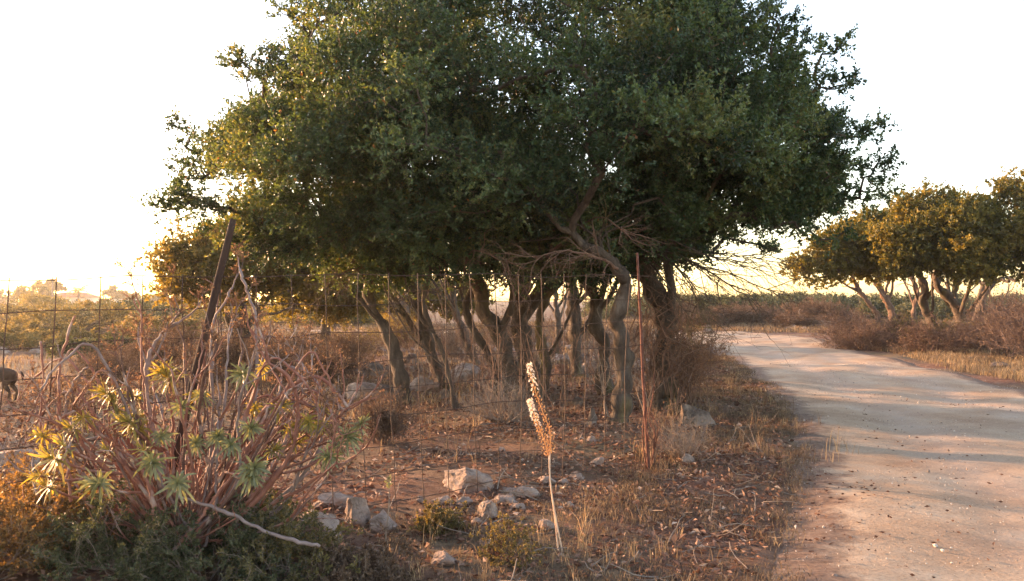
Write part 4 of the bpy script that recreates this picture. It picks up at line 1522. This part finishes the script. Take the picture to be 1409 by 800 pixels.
# stems the photograph shows clearly
stem([(238, 758), (268, 725), (292, 690), (318, 655), (352, 598), (370, 560)], 4.3, 4.5, .017, .011, 'euph_red', 2, .2, 'mix')
stem([(245, 683), (300, 700), (345, 722), (395, 742), (440, 752)], 4.3, 4.2, .014, .011, 'euph_grey', 0, .2, 'bare')
stem([(243, 745), (214, 725), (210, 690), (200, 655), (190, 635)], 4.3, 4.4, .016, .013, 'euph_red', 3, .25, 'mix')
stem([(282, 752), (296, 690), (298, 640), (300, 585), (302, 545)], 4.45, 4.6, .012, .008, 'euph_grey', 2, .2, 'dry')
stem([(150, 680), (110, 650), (92, 605), (90, 560), (105, 520), (122, 505)], 4.6, 4.4, .014, .010, 'euph_grey', 0, .2, 'dry')
stem([(98, 690), (92, 640), (83, 600), (82, 520), (88, 478), (103, 435)], 4.4, 4.4, .012, .006, 'euph_red', 0, .2, 'bare')
stem([(62, 640), (55, 580), (60, 520), (56, 470)], 4.5, 4.5, .010, .006, 'euph_red', 0, .2, 'bare')
stem([(262, 750), (228, 650), (205, 560), (203, 500), (222, 460), (245, 445)], 4.7, 4.8, .018, .012, 'euph_grey', 4, .22, 'dry')
stem([(262, 750), (215, 640), (200, 560), (196, 500), (193, 420)], 4.65, 4.7, .014, .006, 'euph_red', 2, .2, 'dry')
stem([(280, 750), (290, 640), (292, 540), (292, 450), (312, 412), (320, 396)], 4.7, 4.8, .016, .007, 'euph_grey', 1, .1, 'dry')
stem([(300, 750), (335, 640), (352, 540), (352, 440), (340, 400), (330, 372)], 4.8, 4.8, .017, .009, 'euph_grey', 1, .1, 'dry')
stem([(280, 750), (275, 640), (270, 560), (284, 480), (298, 430), (300, 395)], 5.2, 5.2, .012, .006, 'euph_red', 1, .1, 'bare')
stem([(235, 750), (160, 660), (100, 600), (72, 580)], 4.6, 4.2, .016, .011, 'euph_red', 3, .22, 'mix')
stem([(235, 740), (180, 650), (120, 580), (105, 560)], 4.5, 4.3, .015, .012, 'euph_red', 2, .22, 'mix')
stem([(290, 745), (370, 660), (440, 600), (480, 560)], 4.7, 4.5, .015, .011, 'euph_red', 2, .22, 'mix')
stem([(300, 745), (390, 640), (410, 560), (392, 515), (370, 500)], 4.5, 4.3, .016, .012, 'euph_red', 2, .25, 'mix')
stem([(300, 745), (400, 680), (470, 640), (498, 620)], 4.6, 4.5, .013, .010, 'euph_red', 2, .2, 'dry')
stem([(305, 750), (420, 650), (450, 560), (425, 515), (400, 505)], 4.7, 4.8, .015, .010, 'euph_grey', 3, .2, 'dry')
stem([(270, 750), (340, 600), (390, 540), (440, 520), (478, 560)], 4.6, 4.4, .015, .010, 'euph_red', 2, .2, 'mix')
# a fan of further stems
for k in range(34):
    a = -1.25 + 2.5 * (k + .5) / 34 + rng.normal() * .06
    rr = rng.uniform(.75, 1.08)
    x1 = 262 + math.sin(a) * 215 * rr
    y1 = 748 - math.cos(a) * 245 * rr - 20
    xm = 262 + math.sin(a) * 130 * rr + rng.normal() * 10
    ym = 752 - math.cos(a) * 100 * rr + 10
    Yb = rng.uniform(4.45, 4.8)
    Ye = Yb + rng.uniform(-.55, .75)
    stem([(262 + rng.normal() * 14, 752), (xm, ym), (x1 * .6 + xm * .4 + rng.normal() * 8, y1 * .6 + ym * .4), (x1, y1)], Yb, Ye, rng.uniform(.009, .016), rng.uniform(.006, .009), random.choice(['euph_red', 'euph_dark', 'euph_grey', 'euph_red']), random.choice([2, 3, 4]), rng.uniform(.16, .3), 'dry' if math.cos(a) > .2 or k % 2 else 'mix', .62)
# arching thinner stems that lean out and droop at the tips
for k in range(34):
    sgn = 1 if k % 3 else -1
    t_ = rng.uniform(0, 1)
    xe = 262 + sgn * (90 + 150 * rng.uniform(.3, 1.0))
    ye = 560 + rng.uniform(-30, 110)
    xt = 262 + sgn * abs(xe - 262) * rng.uniform(.55, .8)
    yt = ye - rng.uniform(25, 80)
    Yb = rng.uniform(4.4, 4.8)
    stem([(262 + rng.normal() * 16, 748), ((262 + xt) / 2, (748 + yt) / 2 + rng.uniform(0, 30)), (xt, yt), (xe * .6 + xt * .4, yt + (ye - yt) * .25), (xe, ye)], Yb, Yb + rng.uniform(-.5, .5), rng.uniform(.008, .013), rng.uniform(.004, .006), random.choice(['euph_red', 'euph_dark', 'euph_red', 'euph_grey']), random.choice([0, 1, 2]), rng.uniform(.1, .2), 'dry' if k % 2 else 'bare', .5)
# dense thin twigs low inside
st = np.tile(eb - eb, (120, 1)) + np.concatenate([rng.normal(size=(120, 2)) * .1, np.zeros((120, 1))], 1)
aa = rng.uniform(0, 6.28, 120)
el = rng.uniform(.15, 1.2, 120)
d = np.stack([np.cos(aa) * np.cos(el), np.sin(aa) * np.cos(el), np.sin(el)], -1)
Pn = sprout(st, d, rng.uniform(.4, .9, 120), 7, .12, .05)
V, q = tubes(Pn, np.linspace(.006, .003, 7)[None] * rng.uniform(.7, 1.3, (120, 1)), 4)
mb = MB().add(V, q)
s2, d2, t2, pi2 = spawn(Pn, 4, .3, 1, .8)
P2 = sprout(s2, d2, rng.uniform(.06, .25, len(s2)), 4, .2, .03)
V, q = tubes(P2, np.tile([.003, .0025, .002, .0015], (len(s2), 1)), 3)
mb.add(V, q)
mb.build('inner_twigs', M['euph_red'], E)
# leaf rosettes where the photograph shows them
for (x, y, Y, s, m) in [(148, 542, 4.35, .085, 0), (160, 560, 4.4, .085, 0), (190, 572, 4.5, .07, 0), (232, 520, 4.6, .085, 0), (228, 508, 4.6, .07, 0), (190, 590, 4.4, .07, 0), (178, 582, 4.3, .075, 0),
                        (75, 632, 4.1, .085, 0), (90, 615, 4.15, .07, 0), (55, 655, 4.1, .06, 0), (65, 670, 4.15, .07, 0), (135, 665, 4.05, .085, 1), (210, 635, 4.1, .08, 1), (245, 665, 4.05, .085, 1),
                        (348, 645, 4.1, .085, 1), (345, 655, 4.12, .07, 1), (318, 612, 4.3, .07, 1), (250, 560, 4.5, .07, 1), (335, 515, 4.4, .075, 1), (345, 588, 4.3, .06, 1), (278, 545, 4.6, .055, 1),
                        (385, 560, 4.5, .06, 0), (400, 590, 4.5, .07, 0), (410, 610, 4.6, .075, 0), (425, 580, 4.4, .065, 0), (478, 600, 4.4, .08, 1), (462, 612, 4.35, .065, 1), (452, 628, 4.3, .07, 1), (440, 585, 4.5, .06, 0),
                        (275, 545, 4.7, .06, 0), (200, 620, 4.3, .06, 0), (100, 590, 4.3, .07, 0), (115, 575, 4.3, .06, 0), (270, 610, 4.4, .06, 1), (222, 600, 4.4, .065, 1), (362, 505, 4.6, .05, 0), (440, 560, 4.6, .05, 0), (185, 545, 4.6, .06, 0),
                        (300, 600, 4.35, .06, 1), (375, 620, 4.4, .06, 0), (495, 585, 4.5, .06, 1), (150, 620, 4.3, .06, 0), (58, 600, 4.3, .06, 0), (350, 560, 4.6, .055, 0)]:
    pt = P(x, y, Y)
    d = unit(np.array([(x - 262) / 250, -.55, .25]) + rng.normal(size=3) * .35)
    # its own twig back toward the bush heart
    heart = eb + np.array([0, 0.0, .25])
    back = pt + (heart - pt) * .35 + rng.normal(size=3) * .03
    V, q, _, _ = tube_res([back, (back + pt) / 2 + [0, 0, -.02], pt], [.008, .007, .006], 5, 4)
    tw_ = MB().add(V - eb, q).build('leafy_twig', M['euph_red'], E, True)
    ros(pt, d, s * 1.2, 'euph_leaf' if m == 0 else 'euph_leaf_green', tw_)


# ------------------------------------------------------------------ squill
def squill(label, foot, stalk, spike, Y, open_frac):
    b = G(*foot, -.02)
    root = thing('sea_squill', label, 'flower', b, 'dried flower spikes')
    pts = [b] + [P(x, y, Y) for x, y in stalk]
    V, q, Q, R = tube_res(pts, np.linspace(.0055, .0035, len(pts)), 7, 6)
    MB().add(V - b, q).build('stalk', M['squill_stalk'], root, True)
    sp = [P(x, y, Y) for x, y in spike]
    V, q, Q, R = tube_res(sp, np.linspace(.004, .002, len(sp)), 6, 20)
    mb = MB().add(V - b, q)
    fl = MB()
    n = 105
    t = np.linspace(0, 1, n)
    seg = np.linspace(0, len(Q) - 1.01, n)
    i = seg.astype(int)
    f = (seg - i)[:, None]
    c = Q[i] * (1 - f) + Q[np.minimum(i + 1, len(Q) - 1)] * f
    tan = unit(Q[np.minimum(i + 1, len(Q) - 1)] - Q[i])
    a = np.arange(n) * 2.39996
    for k in range(n):
        u = unit(np.cross(tan[k], [1, .2, 0]))
        w = np.cross(tan[k], u)
        rd = math.cos(a[k]) * u + math.sin(a[k]) * w
        L = .029 * (1 - .5 * t[k]) * rng.uniform(.55, 1.2)
        d = unit(rd + tan[k] * .5)
        e = c[k] + d * L
        V, q2 = tubes(np.array([[c[k], e]]), np.array([[.0007, .0006]]), 3)
        mb.add(V - b, q2)
        if t[k] < open_frac * rng.uniform(.8, 1.3):     # seed pods
            V = ICO2[0] * [.0044, .0044, .0062] * rng.uniform(.5, 1.35, 3) + e - b
            mb.add(V, [ICO2[1]], np.full(len(V), rng.uniform()))
        else:
            for j in range(6):
                aa = j * 1.047 + a[k]
                u2 = unit(np.cross(d, [.3, .8, .1]))
                w2 = np.cross(d, u2)
                pd = unit(math.cos(aa) * u2 + math.sin(aa) * w2 + d * .5)
                V, q2, tt = leaves((e - b)[None], pd[None], .013, .0065, np.array([rng.uniform()]))
                fl.add(V, q2, tt)
    mb.build('seed_head', M['squill_pod'], root)
    fl.build('blossoms', M['squill_flower'], root)


squill('taller dried squill spike with a whitish tip leaning over the shorter one', (769, 757), [(763, 710), (757, 660), (757, 622)], [(757, 622), (756, 592), (744, 560), (734, 530), (728, 502)], 4.85, .72)
squill('shorter dried squill spike ending beside the taller one', (775, 757), [(766, 720), (758, 670), (755, 628)], [(755, 628), (747, 602), (736, 575), (729, 552)], 4.83, .6)

# slender stem with a green tuft
b = G(530, 775)
root = thing('slender_plant', 'single slender grey stem with a small yellow-green tuft at its tip', 'plant', b)
V, q, Q, R = tube_res([b - b, P(531, 740, b[1]) - b, P(535, 700, b[1]) - b, P(535, 662, b[1]) - b], [.004, .0035, .003, .0025], 6, 5)
MB().add(V, q).build('stem', M['dead_twig'], root, True)
n = 40
tp = Q[-1]
c = tp + np.stack([rng.normal(0, .006, n), rng.normal(0, .006, n), rng.uniform(-.045, .02, n)], -1)
V, q, tt = leaves(c, rdir(n) * [1, 1, .5] + [0, 0, .7], .022, .009, rng.uniform(.2, 1, n))
MB().add(V, q, tt).build('leaves', M['euph_leaf_green'], root)

# ------------------------------------------------------------------ goat
def skin_mesh(name, verts, edges, rad, mat, parent, sub=2):
    me = bpy.data.meshes.new(name)
    me.from_pydata([tuple(v) for v in verts], edges, [])
    o = bpy.data.objects.new(name, me)
    COL.objects.link(o)
    md = o.modifiers.new('skin', 'SKIN')
    md.use_smooth_shade = True
    for k, v in enumerate(me.skin_vertices[0].data):
        r = rad[k]
        v.radius = r if hasattr(r, '__len__') else (r, r)
        v.use_root = (k == 0)
    m2 = o.modifiers.new('sub', 'SUBSURF')
    m2.levels = m2.render_levels = sub
    me.materials.append(M[mat])
    o.parent = parent
    return o


M['goat'] = surf_mat('goat', [(.3, (.022, .013, .009)), (.6, (.055, .03, .02)), (.8, (.10, .055, .035))], 6, 6, .85, .6, 60, .01)
M['horn'] = surf_mat('horn', [(.3, (.10, .08, .06)), (.7, (.2, .16, .12))], 20, 4, .5, .4)
# local: +x is toward the rump (the animal faces -x)
g = thing('goat', 'dark brown goat grazing beyond the fence, only its hindquarters inside the frame', 'goat', G(4, 553))
g.location.x -= .22
gv, ge, grd = [], [], []


def gn(p, r, par=None):
    gv.append(p)
    grd.append(r)
    if par is not None:
        ge.append((par, len(gv) - 1))
    return len(gv) - 1


hip = gn((.30, 0, .44), (.115, .13))
rump = gn((.42, 0, .43), (.075, .09), hip)
belly = gn((.08, 0, .415), (.125, .145), hip)
chest = gn((-.14, 0, .415), (.12, .14), belly)
sh = gn((-.27, 0, .43), (.095, .115), chest)
nk = gn((-.40, 0, .44), (.065, .07), sh)
nk2 = gn((-.50, 0, .36), (.055, .055), nk)
hd = gn((-.56, 0, .26), (.055, .05), nk2)
mz = gn((-.60, 0, .16), (.034, .034), hd)
nose_ = gn((-.605, 0, .12), (.024, .026), mz)
for s in (-1, 1):
    st_ = gn((.34, s * .07, .36), (.075, .05), hip)
    kn = gn((.29, s * .085, .27), (.048, .035), st_)
    hk = gn((.375, s * .085, .17), (.022, .02), kn)
    pas = gn((.35, s * .085, .04), (.016, .016), hk)
    gn((.33, s * .085, .0), (.02, .018), pas)
    s1 = gn((-.25, s * .07, .33), (.055, .04), sh)
    el_ = gn((-.24, s * .08, .25), (.034, .028), s1)
    k2 = gn((-.255, s * .08, .14), (.021, .02), el_)
    p2 = gn((-.25, s * .08, .04), (.015, .015), k2)
    gn((-.265, s * .08, .0), (.02, .018), p2)
skin_mesh('body', gv, ge, grd, 'goat', g)
for s in (-1, 1):
    V, q, _, _ = tube_res([(-.53, s * .02, .30), (-.50, s * .03, .36), (-.45, s * .05, .38), (-.42, s * .06, .35)], [.014, .012, .008, .003], 6, 4)
    MB().add(V, q).build('horn', M['horn'], g, True)
    V, q, tt = leaves(np.array([[-.53, s * .04, .29]]), np.array([[.2, s * 1., -.3]]), .09, .045, np.array([.3]))
    V2, q2, _ = leaves(np.array([[-.532, s * .04, .292]]), np.array([[.2, s * 1., -.3]]), .09, .045, np.array([.3]))
    MB().add(V, q, tt).build('ear', M['goat'], g)
    o = mesh_np('eye', ICO2[0] * .008 + [-.575, s * .045, .25], [ICO2[1]], M['dark'], g, True)
V, q, _, _ = tube_res([(.47, 0, .46), (.50, 0, .44), (.515, 0, .39), (.51, 0, .33)], [.018, .02, .018, .006], 7, 4)
MB().add(V, q).build('tail', M['goat'], g, True)

# ------------------------------------------------------------------ ground cover (stuff)
def scatter_px(n, poly):
    poly = np.array(poly, float)
    out = []
    c = 0
    while c < n:
        x = rng.uniform(poly[:, 0].min(), poly[:, 0].max(), n)
        y = rng.uniform(poly[:, 1].min(), poly[:, 1].max(), n)
        ins, _ = in_poly(x, y, poly)
        out.append(np.stack([x[ins], y[ins]], -1))
        c += ins.sum()
    return np.concatenate(out)[:n]


def on_ground(xy, off=0):
    near_z = gz(xy[:, 0], xy[:, 1])
    far = np.clip((np.hypot(xy[:, 0], xy[:, 1]) - 40) / 60, 0, 1)
    return np.column_stack([xy, near_z * (1 - far) + off])


# world-space regions
near = scatter_px(120000, [(-3.6, 3.2), (1.2, 3.2), (3.2, 8.5), (4.4, 14), (5, 19), (-9, 19), (-9, 8), (-4.5, 4.5)])
ins, dist = in_poly(near[:, 0], near[:, 1], POLY)
dens = np.exp(-np.maximum(near[:, 1] - 5, 0) / 7)
patch = np.array([noise.noise(Vector((a_ * .9, b_ * .9, 7))) + .6 * noise.noise(Vector((a_ * 2.7, b_ * 2.7, 3))) for a_, b_ in near])
near = near[(~ins) & (rng.uniform(size=len(near)) < (.35 + .65 * dens) * np.clip(.75 + patch * 1.6, .12, 1))]
p3 = on_ground(near, .004)
n = len(p3)
d = rdir(n) * [1, 1, .22] + [0, 0, .05]
L = rng.uniform(.018, .055, n) * (1 + p3[:, 1] / 20)
V, q, tt = leaves(p3 + [0, 0, .008], d, L, L * rng.uniform(.25, .6, n), np.clip(rng.normal(.40, .30, n), 0, 1))
mb = MB().add(V, q, tt)
o = mb.build('leaf_litter', M['litter'])
tag(o, 'reddish brown carpet of fallen leaves and twigs beneath the grove', 'leaf litter', kind='stuff')
# fallen twigs in the litter
tw = near[rng.integers(0, len(near), 2600)]
p3 = on_ground(tw, .012)
Pn = sprout(p3, rdir(len(tw)) * [1, 1, .12] + [0, 0, .03], rng.uniform(.06, .35, len(tw)), 5, .2, -.0)
V, q = tubes(Pn, np.linspace(.004, .002, 5)[None] * rng.uniform(.5, 1.4, (len(tw), 1)), 4)
o = MB().add(V, q).build('fallen_twigs_litter', M['dead_twig'])
tag(o, 'loose dead twigs scattered over the leaf litter', 'twigs', kind='stuff')


def grass(name, label, spots, blades, hmin, hmax, spread, mat, wid=.004, lean=.5, tmean=.5):
    n = len(spots)
    i = np.repeat(np.arange(n), blades)
    N_ = len(i)
    b = spots[i] + np.concatenate([rng.normal(size=(N_, 2)) * spread, np.zeros((N_, 1))], 1)
    hh = rng.uniform(hmin, hmax, n)[i] * rng.uniform(.45, 1.1, N_)
    a = rng.uniform(0, 6.283, N_)
    le = rng.uniform(.1, 1, N_) * lean
    dx = np.stack([np.cos(a), np.sin(a), np.zeros(N_)], -1)
    p1 = b + dx * (hh * le * .35)[:, None] + [0, 0, 1] * (hh * .55)[:, None]
    p2 = b + dx * (hh * le * 1.1)[:, None] + [0, 0, 1] * (hh * rng.uniform(.7, 1, N_))[:, None]
    s = np.stack([-np.sin(a + rng.normal(size=N_)), np.cos(a), np.zeros(N_)], -1)
    w = (wid * rng.uniform(.6, 1.3, N_) * (1 + b[:, 1] / 14))[:, None]
    V = np.stack([b - s * w, b + s * w, p1 - s * w * .7, p1 + s * w * .7, p2], 1).reshape(-1, 3)
    k = (np.arange(N_) * 5)[:, None]
    q = k + np.array([[0, 1, 3, 2]])
    t = k + np.array([[2, 3, 4]])
    tint = np.repeat(np.clip(rng.normal(tmean, .2, n)[i] + rng.normal(0, .12, N_), 0, 1), 5)
    o = mesh_np(name, V, [q, t], M[mat], tint=tint)
    tag(o, label, 'grass', kind='stuff')
    return o


# verge between grove and track: matted low grass
v = scatter_px(9000, [(-.4, 3.2), (1.3, 3.2), (1.9, 5.3), (2.7, 7.2), (3.4, 9), (4.2, 12), (5.0, 16), (6, 22), (4.6, 22), (3.4, 16), (2.4, 12.5), (1.7, 9.5), (.9, 6.8)])
ins, dist = in_poly(v[:, 0], v[:, 1], POLY)
v = v[(~ins) | (dist < rng.uniform(0, .45, len(v)))]
pt_ = np.array([noise.noise(Vector((a_ * 1.3, b_ * 1.3, 17))) for a_, b_ in v])
v = v[rng.uniform(size=len(v)) < np.clip(.7 + pt_ * 1.8, .1, 1)]
grass('dry_grass', 'matted dead grass on the verge between grove and track', on_ground(v, .0), 10, .02, .075, .05, 'grass_dry', .0017, 1.1, .35)
v = v[rng.uniform(size=len(v)) < .022]
grass('tall_dry_grass', 'taller straw-coloured blades standing up from the roadside verge', on_ground(v, .0), 9, .06, .20, .03, 'grass_dry', .0014, .7, .6)
# foreground patch
v = scatter_px(1500, [(-1.9, 3.2), (.2, 3.2), (1.0, 5.5), (1.2, 7), (-.4, 6.0), (-1.6, 5.2)])
grass('sparse_dry_grass', 'thin pale grass between the stones in front of the fence', on_ground(v, .0), 6, .02, .09, .03, 'grass_dry', .0013, .8, .55)
v = scatter_px(48, [(-1.4, 3.6), (.9, 3.8), (1.2, 5.5), (-.6, 5.3)])
grass('straw_tufts_grass', 'scattered upright straw tufts near the flower spikes', on_ground(v, .0), 10, .10, .24, .02, 'grass_dry', .0013, .55, .85)
# grove floor wisps
v = scatter_px(420, [(-2.5, 7), (3.5, 7.5), (4.2, 15), (-5, 15)])
grass('grove_floor_grass', 'sparse dry wisps growing on the grove floor', on_ground(v, .0), 8, .08, .35, .05, 'grass_dry', .0016, .6, .5)
# far verge
v = scatter_px(5200, [(8.9, 11), (14, 12), (18, 20), (16, 30), (13, 30), (11.4, 25), (10.2, 19.5), (9.5, 15.5)])
ins, dist = in_poly(v[:, 0], v[:, 1], POLY)
v = v[(~ins) | (dist < rng.uniform(0, .5, len(v)))]
grass('far_verge_grass', 'golden orange dry grass on the far verge under the sunlit oaks', on_ground(v, .0), 12, .05, .28, .08, 'grass_dry', .0028, .7, .7)
# fields
v = scatter_px(9000, [(-3.5, 8.5), (-1, 11), (4, 20), (6, 34), (-20, 60), (-60, 90), (-50, 60), (-14, 16), (-6, 8)])
grass('field_grass', 'yellowish dry grass covering the field beyond the fence', on_ground(v, .0), 10, .06, .28, .14, 'grass_dry', .004, .8, .5)
v = scatter_px(6000, [(5, 37), (14, 38), (22, 30), (44, 60), (10, 62), (-6, 46)])
ins, dist = in_poly(v[:, 0], v[:, 1], POLY)
v = v[~ins]
grass('bank_grass', 'pale dry grass on the bank beyond the bend', on_ground(v, .0), 9, .1, .4, .2, 'grass_dry', .004, .7, .5)

# gravel on the track
v = scatter_px(16000, [(1.0, 3), (7.2, 3), (8.8, 13), (10, 20), (5.5, 20), (3.6, 11), (2.2, 6.5)])
ins, dist = in_poly(v[:, 0], v[:, 1], POLY)
v = v[ins]
n = len(v)
sz = .0022 + .0045 * rng.uniform(0, 1, n) ** 4 + .009 * (rng.uniform(size=n) > .985)
p3 = on_ground(v, .008)
V0, T0 = ICO2
V = p3[:, None] + V0[None] * sz[:, None, None] * rng.uniform(.6, 1.3, (n, 1, 3)) * (1 + rng.normal(size=(n, len(V0), 1)) * .15)
T = (np.arange(n) * len(V0))[:, None, None] + T0[None]
o = mesh_np('gravel', V.reshape(-1, 3), [T.reshape(-1, 3)], M['gravel'], tint=np.repeat(rng.uniform(0, 1, n) ** .8, len(V0)))
tag(o, 'loose pale pebbles strewn over the dirt track', 'gravel', kind='stuff')
# dark droppings / litter on the track
v = scatter_px(150, [(1.3, 4), (6, 4), (8, 13), (4.2, 13), (2.4, 6.5)])
v = np.concatenate([v, rng.normal(size=(70, 2)) * [.5, 1.2] + [3.9, 8.5], rng.normal(size=(60, 2)) * [.25, .7] + [2.1, 5.2], rng.normal(size=(90, 2)) * [.35, .6] + [2.6, 6.2]])
p3 = on_ground(v, .016)
n = len(v)
V, q, tt = leaves(p3, rdir(n) * [1, 1, .12], rng.uniform(.02, .05, n), .016, np.clip(rng.normal(.05, .12, n), 0, 1))
o = MB().add(V, q, tt).build('track_debris', M['litter'])
tag(o, 'dark crumbs of bark and leaf lying on the dirt track', 'debris', kind='stuff')

# ------------------------------------------------------------------ haze
hm = bpy.data.materials.new('haze')
nt, N, L = nodes(hm)
out = N('ShaderNodeOutputMaterial')
pv = N('ShaderNodeVolumePrincipled')
pv.inputs['Color'].default_value = (1, .97, .93, 1)
pv.inputs['Density'].default_value = .0004  # volume added mostly to stand in for veiling lens glare
pv.inputs['Anisotropy'].default_value = .72
L(pv.outputs[0], out.inputs['Volume'])
mb = MB()
box(mb, -230, 230, -12, 330, -1.2, 9.5)
ho = mb.build('haze', hm)
tag(ho, 'thin warm evening haze over the whole scene', 'haze', kind='stuff')

# ------------------------------------------------------------------ light
AZ, EL = -58.0, 8.5
w = bpy.data.worlds.new('World')
S.world = w
w.use_nodes = True
nt = w.node_tree
bg = nt.nodes['Background']
sky = nt.nodes.new('ShaderNodeTexSky')
sky.sky_type = 'NISHITA'
sky.sun_disc = False
sky.sun_elevation = math.radians(EL)
sky.sun_rotation = math.radians(AZ)
sky.air_density = 1.0
sky.dust_density = 1.0
sky.ozone_density = 1.0
nt.links.new(sky.outputs[0], bg.inputs[0])
bg.inputs[1].default_value = .15
sl = bpy.data.lights.new('sun', 'SUN')
sl.energy = 3.2
sl.angle = math.radians(.6)
sl.color = (1, .66, .38)
so = bpy.data.objects.new('sun', sl)
COL.objects.link(so)
dirv = Vector((math.sin(math.radians(AZ)) * math.cos(math.radians(EL)), math.cos(math.radians(AZ)) * math.cos(math.radians(EL)), math.sin(math.radians(EL))))
so.rotation_euler = dirv.to_track_quat('Z', 'Y').to_euler()
so.location = (-20, 20, 20)

# ------------------------------------------------------------------ render settings
S.render.engine = 'CYCLES'
S.view_settings.view_transform = 'Standard'
S.view_settings.look = 'None'
S.view_settings.exposure = 2.65
S.view_settings.use_white_balance = True
S.view_settings.white_balance_temperature = 7400
S.view_settings.white_balance_tint = 24
S.view_settings.gamma = 1
S.view_settings.use_curve_mapping = False
S.cycles.use_denoising = True
S.cycles.max_bounces = 8
S.cycles.diffuse_bounces = 4
S.cycles.transmission_bounces = 4
S.cycles.volume_bounces = 1
S.cycles.transparent_max_bounces = 8
S.render.film_transparent = False
